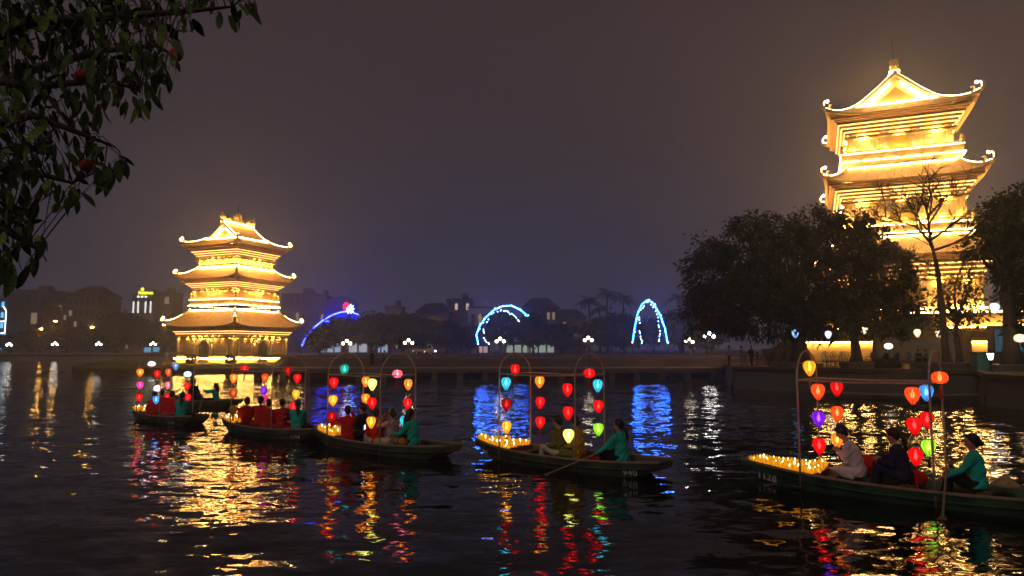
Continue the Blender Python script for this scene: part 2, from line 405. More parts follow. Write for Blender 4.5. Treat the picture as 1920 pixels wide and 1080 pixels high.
    # gabled top
    g, zs, zr = top['g'], top['zs'], top['zr']
    prof = [(g * (1 - t / 6), zs + (zr - zs) * (t / 6) ** 1.12) for t in range(7)]
    m = MB(); n = 24
    for s in (-1, 1):
        vs, fs = [], []
        for lay in (0, 1):
            for x, z in prof:
                for i in range(n + 1): vs.append((s * (x + .15), -g - .1 + (2 * g + .2) * i / n, z + (-.16 if lay else (.05 if i % 2 else -.02))))
        W = n + 1; O = W * 7
        for j in range(6):
            for i in range(n):
                a = j * W + i; fs += [(a, a + 1, a + W + 1, a + W), (O + a + W, O + a + W + 1, O + a + 1, O + a)]
        m.add(vs, fs)
    ur = m.build('gable_roof', roofm, root)
    for s in (-1, 1):
        poly = [(x, s * (g - .45), z - .1) for x, z in prof] + [(-x, s * (g - .45), z - .1) for x, z in reversed(prof[:-1])]
        MB().prism(poly, (0, s * .1, 0)).build('gable_panel', S['gable'], ur)
        inner = [(x * .55, s * (g - .36), zs + .25 + (z - zs) * .55) for x, z in prof]
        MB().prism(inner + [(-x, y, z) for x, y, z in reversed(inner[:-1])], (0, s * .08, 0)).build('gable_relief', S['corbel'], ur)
        for q in (-1, 1):
            MB().tube([(q * (x + .12), s * (g + .05), z + .12) for x, z in prof], .2, 8).build('barge_ridge', trim, ur)
            MB().tube([(q * (x + .12), s * (g + .05), z + .34) for x, z in prof], .042, 5).build('light_strip', out_l, ur)
            MB().tube([(q * (x - .15), s * (g - .1), z - .22) for x, z in prof[:-1]], .06, 5).build('light_strip', wall_l, ur)
    light_ring(g - .25, zs + .15, .08, 'light_strip', wall_l, ur, g - .05)
    MB().box((0, 0, zr + .18), (.42, 2 * g + .4, .55)).build('ridge_beam', trim, ur)
    if top['kind'] == 'dragon':
        for s in (-1, 1):
            pts = [(0, s * (g * .15 + (g * .85) * t / 10), zr + .55 + .22 * math.sin(t * 1.3) + .06 * t) for t in range(11)]
            dr = MB().tube(pts, [.16 + .02 * t for t in range(11)], 8)
            dr.ball((0, s * (g + .25), zr + 1.3), (.42, .52, .5), 10, 8)
            dr.tube([(0, s * (g + .1), zr + 1.5), (0, s * (g + .5), zr + 1.8), (0, s * (g + .3), zr + 2.1)], [.2, .15, .05], 7)
            for t in range(2, 9): dr.tube([(0, pts[t][1], pts[t][2] + .15), (0, pts[t][1] + s * .12, pts[t][2] + .55)], [.1, .02], 5)
            dr.build('ridge_dragon', S['gold'], ur, True)
        fl = MB().lathe([(.35, 0), (.5, .3), (.3, .6), (.55, .8)], 10, (0, 0, zr + .4))
        fl.ball((0, 0, zr + 1.55), (.45, .62, .66), 14, 10)
        for k in range(12):
            a = R(-60 + 300 * k / 11); fl.tube([(0, math.cos(a) * .58, zr + 1.55 + math.sin(a) * .6), (0, math.cos(a + .2) * .92, zr + 1.55 + math.sin(a + .2) * .96)], [.16, .03], 5)
        fl.build('flame_finial', S['gold'], ur, True)
        MB().tube([(0, 0, zr + 2.1), (0, 0, zr + 3.9)], [.07, .03], 6).build('antenna', M('dark_metal', (.05, .05, .05), .5), ur)
        MB().tube([(-.5, -1.0, zr + .55), (-.5, 1.0, zr + .55)], .06, 5).build('light_strip', wall_l, ur)
        light_ring(.45, zr + .47, .06, 'light_strip', wall_l, ur, g)
    else:
        MB().box((0, -g + .4, zr + .9), (.7, .7, 1.5)).box((0, -g + .4, zr + 1.75), (.85, .85, .2)).box((0, -g + .4, zr + 1.2), (.85, .85, .14)).build('spire', S['gold'], ur)
        MB().tube([(0, -g + .4, zr + 1.8), (-.12, -g + .4, zr + 4.6)], [.06, .025], 6).build('antenna', M('dark_metal', (.05, .05, .05), .5), ur)
        light_ring(.45, zr + .5, .06, 'light_strip', wall_l, ur, g)
    return root
stoneL = M('gold_stone', (.60, .42, .14), .75, .25, 1.2, .4); stoneT = M('gold_stone_tall', (.62, .44, .16), .75, .22, 1.0, .4)
wallL = BRICK('gold_brick', (.62, .43, .14), (.54, .36, .11), (.38, .24, .07), 1.1)
roofL = M('roof_tile_brown', (.42, .25, .10), .7, .3, 2.); corb = M('carved_brown_stone', (.26, .13, .042), .75, .3, 2.)  # corb: unlit look of the corbel faces put into a darker brown
gold = M('gilded_ornament', (.55, .36, .10), .45, .2, 2., spec=.5)
gab = M('pale_plaster', (.55, .42, .24), .8, .1, 1.); trim = M('ridge_plaster', (.5, .38, .22), .7, .15, 1.5)
panel = BRICK('relief_brick', (.48, .30, .12), (.34, .20, .07), (.2, .12, .05), 2.2)
door = M('carved_door', (.12, .07, .03), .6, .35, 6., .8)
warm = (1., .51, .115)
SL = dict(window=M('amber_window', (.62, .42, .06), .6), trim=trim, wall=wallL, door=door, panel=panel, corbel=corb, gable=gab, gold=gold, curl=.45)  # window: yellow of a lit pane put into its colour
lL = dict(dash=E('led_lamp', warm, 420), rim=E('led_rim', (1, .54, .15), 75), wall=E('led_warm', warm, 165), outline=E('led_outline', (1, .60, .22), 60), soffit=E('soffit_glow', warm, 3.2))
PB = .9
tiersL = [
    dict(b=5.5, z0=0., z1=3.95, e=6.95, ze=5.4, zi=7.8, hi=4.5, door=(1.9, 3.2, .0), panels=((-3.3, 2.3, .5, 1.9), (3.3, 2.3, .5, 1.9)), ledges=((-3.25, 2.8), (3.25, 2.8)), nbr=9, nc=4, lift=.6, cglow=(1, 2)),
    dict(b=4.12, z0=8.7, z1=11.1, e=6.0, ze=12.6, zi=14.3, hi=3.85, nbr=8, nc=5, lift=.6, balcony=(4.6, 8.95, .45), cglow=(0, 1, 2, 3)),
    dict(b=3.7, z0=14.3, z1=15.9, e=5.52, ze=17.6, zi=18.9, hi=3.1, nbr=7, nc=5, lift=.6, cglow=(0, 1, 2, 3))]
pagoda('pagoda', 'smaller three-roofed golden pagoda with dragon ridge on its island, all lit up', (-43.2, 108, PB), R(-23.2), tiersL, dict(g=2.95, zs=18.85, zr=21.15, kind='dragon'), stoneL, roofL, lL, SL)
# ---- tall tower
ST = dict(SL); ST['curl'] = .7
lT = dict(dash=E('led_lamp_tall', (1., .54, .14), 430), rim=E('led_rim_tall', (1, .56, .17), 85), wall=E('led_warm_strong', (1., .54, .14), 160), outline=E('led_outline_tall', (1, .64, .27), 62), soffit=E('soffit_glow_tall', (1., .5, .12), 4.), base=E('led_base_tall', (1., .54, .13), 85))
TZ = 1.7
def tz(y, Y): return at(1700, y, Y).z - TZ
tiersT = [
    dict(b=6.6, z0=tz(590, 74), z1=tz(522, 74), e=8.6, ze=tz(474, 72), zi=tz(444, 75), hi=6.1, door=(2.4, 3.3, .6), panels=((-4.2, 2.6, .2, 2.0), (4.2, 2.6, .2, 2.0)), nbr=6, nc=5, lift=.7, cglow=(0, 1, 2, 3)),
    dict(b=5.75, z0=tz(420, 74.5), z1=tz(368, 74.5), e=7.65, ze=tz(328, 72.5), zi=tz(309, 75.5), hi=5.35, door=(2.3, 2.3, .35), panels=((-3.7, 2.3, 0, 1.5), (3.7, 2.3, 0, 1.5)), nbr=4, nc=5, lift=.7, balcony=(6.5, tz(428, 74), .5), cglow=(0, 1, 2, 3)),
    dict(b=5.05, z0=tz(282, 75), z1=tz(243, 75), e=7.12, ze=tz(197, 72.8), zi=tz(180, 74.5), hi=4.1, door=(2.2, 1.7, .3), panels=((-3.4, 2.2, 0, 1.1), (3.4, 2.2, 0, 1.1)), nbr=4, nc=5, lift=.7, balcony=(5.95, tz(287, 74.5), .5), cglow=(0, 1, 2, 3))]
tw = pagoda('pagoda', 'tall brightly lit pagoda tower with gable and spire above the dark trees', (45.3, 80.3, TZ), R(-23.8), tiersT, dict(g=4.0, zs=tz(181, 74.5), zr=tz(133, 75.5), kind='spire'), stoneT, roofL, lT, ST)
# terraces, stair and lit plinth of the tower
zb = tiersT[0]['z0']; z2 = tz(634, 70); 
up = MB().box((0, 0, (zb + z2) / 2), (19, 19, zb - z2)).build('upper_terrace', stoneT, tw)
MB().box((0, 0, zb - .18), (19.5, 19.5, .3)).build('cornice', stoneT, up)
MB().box((0, 0, z2 + .5), (20.2, 20.2, 1.0)).build('plinth_course', stoneT, up)
light_ring(10.35, z2 + .2, .1, 'light_strip', lT['base'], up); light_ring(9.3, zb + .07, .1, 'light_strip', lT['base'], up); light_ring(9.8, z2 + 1.1, .09, 'light_strip', lT['base'], up)
lo = MB().box((0, 0, z2 / 2), (25, 27, z2)).build('lower_terrace', wallL, tw)
MB().box((0, 0, z2 + .3), (25.6, 27.6, .6)).build('parapet', corb, lo)
for s in (-1, 1):
    MB().box((s * 8.2, -13.7, z2 - .42), (8.6, .1, .08)).build('light_strip', lT['base'], lo)
    MB().box((s * 8.2, -13.9, z2 - .3), (8.8, .8, .12)).build('ledge', stoneT, lo)
m_st = M('stair_stone', (.2, .19, .18), .85, .15, 1.)
for k in range(9): MB().box((0, -13.6 - .32 * (8 - k) - .16, z2 * (k + 1) / 10), (6.4, .34, z2 / 10 * 1.9)).build('step', m_st, lo)
for k in range(11): MB().box((-.4, -9.6 - .3 * (10 - k) - .1, z2 + (zb - z2) * (k + .5) / 11.), (3.6, .32, (zb - z2) / 11)).build('step', m_st, up)
for s in (-1, 1):
    MB().box((s * 3.5, -15, z2 / 2 + .2), (.5, 3.2, z2 + .3)).build('stair_cheek', corb, lo); MB().box((-.4 + s * 2.1, -11.2, z2 + 1.2), (.5, 3.4, 2.)).build('stair_cheek', stoneT, up)
# ================================================================== BOATS, LANTERNS, FLOWERS
m_hull = M('boat_hull_green', (.035, .075, .038), .55, .6, 2.2, .4, spec=.4)
m_hullb = M('boat_hull_brown', (.075, .07, .042), .6, .6, 2.2, .4, spec=.4)
m_wood = M('boat_wood', (.17, .10, .055), .65, .35, 5., .4)
m_rail = M('worn_gunwale', (.26, .18, .11), .55, .3, 6., .4)
m_pole = M('frame_pole', (.5, .34, .24), .45, .25, 8., .1, spec=.5)
m_paint = M('number_paint', (.62, .58, .5), .7, .35, 9., 0)
HW = .68
class Boat: pass
def hull_half(t):      # t 0 stern .. 1 bow : half beam, sheer z, keel z
    wd = HW * (1 - max(0, (t - .52) / .48) ** 2.3 * .86) * (1 - max(0, (.40 - t) / .40) ** 2.2 * .48)
    zs = .27 + .15 * max(0, (t - .45) / .55) ** 2 + .09 * max(0, (.45 - t) / .45) ** 2
    zk = -.14 + .52 * max(0, (t - .72) / .28) ** 1.7 + .40 * max(0, (.22 - t) / .22) ** 1.6
    return wd, zs, min(zk, zs - .16)
def make_boat(bow, stern, label, name='lantern_boat', hull=None, frame=None, nums=(), loa=None, seats=(), group='rowing boats carrying lanterns', zoff=0.):
    B = Boat(); B.bow, B.stern = Vector((bow[0], bow[1], 0)), Vector((stern[0], stern[1], 0))
    d = B.bow - B.stern; B.h = d.normalized(); B.n = Vector((-B.h.y, B.h.x, 0))
    B.L = loa or d.length + .8; B.O = (B.bow + B.stern) / 2; B.O.z = zoff; B.rz = math.atan2(B.h.y, B.h.x)
    root = empty(name, B.O, B.rz); tag(root, label, 'boat', group); B.root = root
    hm = hull or m_hull; L = B.L; NS = 28
    # planked shell: outer skin, inner skin
    vs, fs = [], []; ring = 8
    for i in range(NS + 1):
        t = i / NS; x = -L / 2 + L * t; w_, zs, zk = hull_half(t); wi = max(.02, w_ - .045); wb = w_ * .78
        vs += [(x, -w_, zs), (x, -(w_ + wb) / 2 - .02, (zs + zk) / 2), (x, -wb, zk), (x, wb, zk), (x, (w_ + wb) / 2 + .02, (zs + zk) / 2), (x, w_, zs), (x, wi, zs), (x, max(.015, wb - .05), zk + .06), (x, -max(.015, wb - .05), zk + .06), (x, -wi, zs)]
    ring = 10
    for i in range(NS):
        for k in range(ring): a = i * ring + k; b = i * ring + (k + 1) % ring; fs.append((a, b, b + ring, a + ring))
    for s in (0, NS):
        q = [s * ring + k for k in range(6)]; fs.append(tuple(q) if s else tuple(reversed(q)))
    hl = MB().add(vs, fs).build('hull', hm, root, False)
    for s in (-1, 1):
        MB().tube([(-L / 2 + L * i / NS, s * (hull_half(i / NS)[0] - .01), hull_half(i / NS)[1] + .015) for i in range(NS + 1)], [.032] * (NS + 1), 6).build('gunwale', m_rail, root)
        MB().tube([(-L / 2 + .2 + (L - .4) * i / 20, s * (hull_half((.2 + (L - .4) * i / 20) / L)[0] + .005), hull_half((.2 + (L - .4) * i / 20) / L)[1] - .13) for i in range(21)], .016, 5).build('rubbing_strake', hm, root)
    # floor boards, thwarts, end decks
    for k in range(7):
        y = -.42 + .14 * k; MB().box((0, y, .06 + random.uniform(0, .008)), (L * .62, .132, .03)).build('floor_plank', m_wood, root)
    for t in seats or (.72, .5, .3):
        w_, zs, zk = hull_half(t); MB().box((-L / 2 + L * t, 0, zs - .1), (.24, 2 * w_ - .12, .035)).build('thwart', m_wood, root)
    def deck(t0, t1, nm):
        m = MB(); n = 6
        for i in range(n):
            a, b = t0 + (t1 - t0) * i / n, t0 + (t1 - t0) * (i + .95) / n
            wa, za, _ = hull_half(a); wb, zb2, _ = hull_half(b); wa -= .06; wb -= .06; wa = max(wa, .02); wb = max(wb, .02)
            xa, xb = -L / 2 + L * a, -L / 2 + L * b
            MB().prism([(xa, -wa, za - .09), (xa, wa, za - .09), (xb, wb, zb2 - .09), (xb, -wb, zb2 - .09)], (0, 0, .03)).build('deck_plank', m_wood, root)
    deck(.03, .17, 'stern'); deck(.74, .97, 'bow')
    MB().box((-L / 2 + L * .74, 0, hull_half(.74)[1] - .08), (.05, 2 * hull_half(.74)[0] - .12, .22)).build('bulkhead', m_wood, root)
    # lantern frame: two hoops, crossbars, two long rails
    B.frame = []
    if frame:
        xs = []
        for px, py in frame['feet']:
            p = B.hit(px, py, HW - .03) if hasattr(B, 'hit') else plane_hit(B, px, py, HW - .03)
            xs.append((p - B.O).dot(B.h))
        B.frame = xs; zc, za = frame.get('zc', 2.22), frame.get('za', 2.75)
        for x in xs:
            z0 = hull_half(max(0, min(1, x / L + .5)))[1] - .25; hw = HW - .03
            pts = [(x, -hw, z0), (x, -hw, 1.2), (x, -hw, zc)] + [(x, -hw * math.cos(math.pi * k / 12), zc + (za - zc) * math.sin(math.pi * k / 12)) for k in range(1, 12)] + [(x, hw, zc), (x, hw, 1.2), (x, hw, z0)]
            MB().tube(pts, .021, 7).build('frame_hoop', m_pole, root, True)
            MB().tube([(x, -hw, zc), (x, hw, zc - .01)], .013, 6).build('crossbar', m_pole, root)
        for s in (-1, 1): MB().tube([(xs[0], s * (HW - .03), zc), ((xs[0] + xs[1]) / 2, s * (HW - .03), zc - .025), (xs[1], s * (HW - .03), zc)], .018, 6).build('frame_rail', m_pole, root)
        B.zc, B.za = zc, za
    # painted numbers, laid on the near side planking
    for txt, t, sz, dz in nums:
        cu = bpy.data.curves.new('number', 'FONT'); cu.body = txt; cu.size = sz; cu.extrude = .002; cu.align_x = 'CENTER'; cu.space_character = 1.15; cu.offset = .004
        tmp = bpy.data.objects.new('tmp_number', cu); COL.objects.link(tmp); bpy.context.view_layer.update()
        me = bpy.data.meshes.new_from_object(tmp.evaluated_get(bpy.context.evaluated_depsgraph_get())); bpy.data.objects.remove(tmp)
        me.materials.clear(); me.materials.append(m_paint)
        o = link('painted_number', me, root)
        a, b = hull_half(t - .03), hull_half(t + .03); x = -L / 2 + L * t; w_, zs, zk = hull_half(t); wb = w_ * .78
        xd = Vector((L * .06, b[0] - a[0], b[1] - a[1])).normalized()            # along the planking (towards the bow)
        dn = Vector((0, ((w_ + wb) / 2 + .02) - w_, (zs + zk) / 2 - zs)).normalized()
        X = -xd; Y = -dn; Y = (Y - X * Y.dot(X)).normalized(); Z = X.cross(Y)
        if Z.y < 0: Z = -Z
        pos = Vector((x, w_, zs)) + dn * dz + Z * .012
        o.matrix_local = Matrix(((X.x, Y.x, Z.x, pos.x), (X.y, Y.y, Z.y, pos.y), (X.z, Y.z, Z.z, pos.z), (0, 0, 0, 1)))
    return B
def plane_hit(B, px, py, v):
    d = ray(px, py); C = Vector((0, 0, CH)); t = (v + B.O.dot(B.n) - C.dot(B.n)) / d.dot(B.n); return C + d * t
Boat.hit = plane_hit
# ---- lanterns
LC = {  # colour: shade emission, strength, bulb
    'red': ((1, .012, .012), .75), 'dark red': ((.55, .01, .012), .28), 'orange': ((1, .13, .02), 1.0), 'yellow': ((1, .52, .03), 1.05), 'amber': ((1, .33, .03), 1.1), 'pale yellow': ((.95, .95, .25), 1.6),
    'lime': ((.42, .75, .05), .8), 'cyan': ((.08, .62, .72), .75), 'blue': ((.10, .42, .85), .85), 'purple': ((.30, .03, .75), .6), 'teal': ((.02, .28, .26), .4), 'pink': ((1, .25, .35), .9),
    'magenta': ((.75, .08, .42), .8), 'white': ((1, .82, .86), 2.2), 'ice': ((.65, .95, 1.), 2.0), 'olive': ((.16, .13, .02), .12), 'dull orange': ((.75, .14, .03), .45), 'dusty blue': ((.16, .30, .42), .5)}
def shade_mat(cn):
    nm = 'lantern_silk_' + cn.replace(' ', '_')
    if nm in MATS: return MATS[nm]
    col, s = LC[cn]; m = bpy.data.materials.new(nm); m.use_nodes = True; MATS[nm] = m
    n, l = m.node_tree.nodes, m.node_tree.links; n.clear()
    o = n.new('ShaderNodeOutputMaterial'); e = n.new('ShaderNodeEmission'); tl = n.new('ShaderNodeBsdfTranslucent'); df = n.new('ShaderNodeBsdfDiffuse'); tr = n.new('ShaderNodeBsdfTransparent')
    t = n.new('ShaderNodeTexCoord'); ns = n.new('ShaderNodeTexNoise'); ns.inputs['Scale'].default_value = 30; l.new(t.outputs['Object'], ns.inputs[0])
    mr = n.new('ShaderNodeMapRange'); mr.inputs[3].default_value = .34 * s; mr.inputs[4].default_value = .8 * s; l.new(ns.outputs['Fac'], mr.inputs[0])
    l.new(mr.outputs[0], e.inputs[1]); e.inputs[0].default_value = (*col, 1)
    alb = tuple(.15 + .75 * c / max(col) if c == max(col) else .75 * c / max(col) for c in col)
    tl.inputs[0].default_value = (*alb, 1); df.inputs[0].default_value = (*[a * .7 for a in alb], 1); tr.inputs[0].default_value = (*[min(1, a ** .7 + .04) for a in alb], 1)
    m1 = n.new('ShaderNodeMixShader'); m1.inputs[0].default_value = .4; l.new(tl.outputs[0], m1.inputs[1]); l.new(df.outputs[0], m1.inputs[2])
    a1 = n.new('ShaderNodeAddShader'); l.new(m1.outputs[0], a1.inputs[0]); l.new(e.outputs[0], a1.inputs[1])
    m2 = n.new('ShaderNodeMixShader'); m2.inputs[0].default_value = .28; l.new(a1.outputs[0], m2.inputs[1]); l.new(tr.outputs[0], m2.inputs[2]); l.new(m2.outputs[0], o.inputs[0])
    return m
m_black = M('black_cap', (.02, .015, .012), .6, .2, 8., 0)
LM = {}
PEAR = [(.22, 1.12), (.55, 1.04), (.83, .84), (.97, .55), (1., .24), (.94, -.1), (.8, -.46), (.6, -.84), (.39, -1.18), (.22, -1.42)]
ROUND = [(.25, .82), (.6, .72), (.88, .48), (1., .2), (1.02, 0), (1., -.2), (.88, -.48), (.6, -.72), (.25, -.82)]
def lantern_mesh(cn, shape, part):
    k = (cn if part == 'shade' else '', shape, part)
    if k in LM: return LM[k]
    prof = PEAR if shape == 'pear' else ROUND; zt, zb = prof[0][1], prof[-1][1]
    if part == 'shade':
        m = MB(); n = 32; vs = []
        for r, z in prof:
            for i in range(n):
                a = 2 * math.pi * i / n; rr = r * (1 if i % 4 == 0 else (.965 if i % 2 else .945)); vs.append((rr * math.cos(a), rr * math.sin(a), z))
        m.add(vs, [(j * n + i, j * n + (i + 1) % n, (j + 1) * n + (i + 1) % n, (j + 1) * n + i)[::-1] for j in range(len(prof) - 1) for i in range(n)])
        me = m.mesh('shade', shade_mat(cn), True)
    elif part == 'ribs':
        m = MB()
        for i in range(8):
            a = 2 * math.pi * i / 8; m.tube([(r * 1.012 * math.cos(a), r * 1.012 * math.sin(a), z) for r, z in prof], .028, 4, False)
        me = m.mesh('ribs', M('bamboo_rib', (.12, .03, .02), .7, .2, 9., 0))
    elif part == 'caps':
        m = MB().lathe([(.26, zt + .06), (.26, zt - .02)][::-1], 10).lathe([(.23, zb + .02), (.2, zb - .1)][::-1], 10); me = m.mesh('caps', m_black)
    elif part == 'bulb':
        me = MB().lathe([(.03, -.52), (.16, -.42), (.25, -.18), (.25, .08), (.17, .32), (.09, .5), (.07, .8), (.03, .84)], 10).mesh('bulb')
    LM[k] = me; return me
bulbm = {}
def bulb_mat(cn):
    if cn not in bulbm:
        c = LC[cn][0]; mx = max(c); s = LC[cn][1]
        bulbm[cn] = E('bulb_' + cn.replace(' ', '_'), tuple(min(1, .55 * c_ / mx + .45) for c_ in c), 15 * min(1.3, s))
    return bulbm[cn]
BM = {}
def lantern(p, r, cn, shape, label, topz=None, tassel=0, group='silk lanterns hung on the boats', tas_col=None, name='hanging_lantern'):
    root = empty(name, p, rnd(0, 6)); tag(root, label, 'lantern', group)
    for part in ('shade', 'ribs', 'caps'):
        o = link({'shade': 'shade', 'ribs': 'rib_cage', 'caps': 'end_cap'}[part], lantern_mesh(cn, shape, part), root); o.scale = (r, r, r)
    if cn not in BM:
        me = lantern_mesh('', shape, 'bulb').copy(); me.materials.append(bulb_mat(cn)); BM[cn] = me
    if cn not in ('olive',):
        o = link('bulb', BM[cn], root); o.scale = (r, r, r)
    prof = PEAR if shape == 'pear' else ROUND
    if topz: MB().tube([(0, 0, prof[0][1] * r), (0, 0, topz - p[2])], .005, 4).build('cord', m_black, root)
    if tassel:
        m = MB(); zb = prof[-1][1] * r
        m.tube([(0, 0, zb), (0, 0, zb - .05)], .008, 5); m.tube([(0, 0, zb - .05), (0, 0, zb - .08), (0, 0, zb - .08 - tassel)], [.012, .022, .028], 8)
        m.build('tassel', M('tassel_' + (tas_col or 'red'), (.5, .02, .02) if not tas_col else {'black': (.02, .02, .02), 'orange': (.5, .2, .03)}[tas_col], .8), root)
    return root
# ---- floating-flower candles
m_petal = bpy.data.materials.new('glowing_paper_petal'); m_petal.use_nodes = True
_n, _l = m_petal.node_tree.nodes, m_petal.node_tree.links; _n.clear()
_o = _n.new('ShaderNodeOutputMaterial'); _e = _n.new('ShaderNodeEmission'); _e.inputs[0].default_value = (1, .40, .012, 1); _e.inputs[1].default_value = .45
_t = _n.new('ShaderNodeBsdfTranslucent'); _t.inputs[0].default_value = (.36, .21, .02, 1); _a = _n.new('ShaderNodeAddShader')
_l.new(_e.outputs[0], _a.inputs[0]); _l.new(_t.outputs[0], _a.inputs[1]); _l.new(_a.outputs[0], _o.inputs[0])
def petals(n, r0, r1, r2, h, tw):
    m = MB()
    for i in range(n):
        a = 2 * math.pi * i / n + tw; da = math.pi / n * 1.05; v = []
        for rr, zz, ww in ((r0, 0, .5), (r1, h * .45, 1.), (r2, h * .8, .7), (r2 * 1.02, h, .02)):
            for s in (-1, 0, 1): v.append(((rr + (0.01 if s == 0 else 0)) * math.cos(a + s * da * ww), (rr + (0.01 if s == 0 else 0)) * math.sin(a + s * da * ww), zz))
        m.add(v, [(j * 3 + k, j * 3 + k + 1, j * 3 + k + 4, j * 3 + k + 3) for j in range(3) for k in range(2)])
    return m
FO = petals(8, .045, .10, .118, .145, 0).mesh('outer_petals', m_petal, True); FI = petals(6, .035, .062, .066, .165, .2).mesh('inner_petals', m_petal, True)
FF = MB().lathe([(.014, .03), (.024, .07), (.018, .12), (.003, .17)], 6).mesh('flame', E('candle_flame', (1, .78, .4), 12))
FC = MB().lathe([(.05, .0), (.055, .012), (.03, .02), (.03, .035)], 8).mesh('base_cup', M('paper_base', (.5, .4, .1), .8, .1, 5., 0))
def flower(p, s, label, group):
    r = empty('flower_lantern', p, rnd(0, 6)); r.rotation_euler = (rnd(-.2, .2), rnd(-.2, .2), rnd(0, 6)); r.scale = (s, s, s); tag(r, label, 'flower lantern', group)
    link('outer_petals', FO, r); link('inner_petals', FI, r); link('flame', FF, r); link('base_cup', FC, r)
def flowers(B, t0, t1, rows, label, group, s=1.):
    for i in range(rows):
        t = t0 + (t1 - t0) * i / max(1, rows - 1); w_, zs, zk = hull_half(t); w_ -= .12; k = max(1, int(2 * w_ / .245) + 1) if w_ > .05 else 1
        for j in range(k):
            y = 0 if k == 1 else -w_ + 2 * w_ * j / (k - 1); x = -B.L / 2 + B.L * t + rnd(-.03, .03)
            p = B.O + B.h * x + B.n * (y + rnd(-.02, .02)); flower((p.x, p.y, B.O.z + zs - .045 + rnd(0, .07)), s * rnd(.9, 1.1), label, group)

# ---- the boats (bow and stern where the hull meets the water)
def g2(x, y): p = gp(x, y); return (p.x, p.y)
b5 = make_boat(g2(1449, 904), g2(2010, 972), 'long green boat numbered 112B with three people, cut off by the picture edge', frame=dict(feet=((1500, 880), (1752, 905)), zc=2.2, za=2.78), nums=(('112B', .9, .21, .28), ('112B', .115, .23, .28)), loa=6.2)
b4 = make_boat(g2(916, 855), g2(1220, 893), 'dark boat numbered 940 with an olive-shirted man and three people aboard', hull=m_hullb, frame=dict(feet=((936, 838), (1079, 860)), zc=2.2, za=2.72), nums=(('940', .115, .2, .27), ('940', .9, .17, .24)), loa=5.5)
b3 = make_boat(g2(602, 830), g2(838, 861), 'crowded lantern boat, passengers in red, black and beige', hull=m_hullb, frame=dict(feet=((613, 820), (712, 835)), zc=2.1, za=2.72), loa=5.6)
b2 = make_boat(g2(430, 806), g2(592, 824), 'lantern boat before the pagoda reflection with a row of red-clad passengers', hull=m_hullb, frame=dict(feet=((432, 797), (508, 806)), zc=2.12, za=2.6), nums=(('1104', .13, .17, .27),), loa=5.2)
b1 = make_boat(g2(256, 783), g2(372, 798), 'leftmost lantern boat, its passengers in red behind hanging lanterns', hull=m_hullb, frame=dict(feet=((256, 775), (298, 780)), zc=2.15, za=2.7), nums=(('1164', .2, .17, .27),), loa=5.2)
b0 = make_boat(g2(318, 757), g2(437, 763), 'unlit boat without lanterns behind the leftmost ones, two people silhouetted', name='rowing_boat', hull=m_hullb, loa=5.2, group='plain rowing boats')
mo = make_boat(g2(1838, 752), g2(1560, 745), 'dark empty boat moored along the stone embankment', name='rowing_boat', hull=m_hullb, loa=8.0, group='plain rowing boats', zoff=-.05)

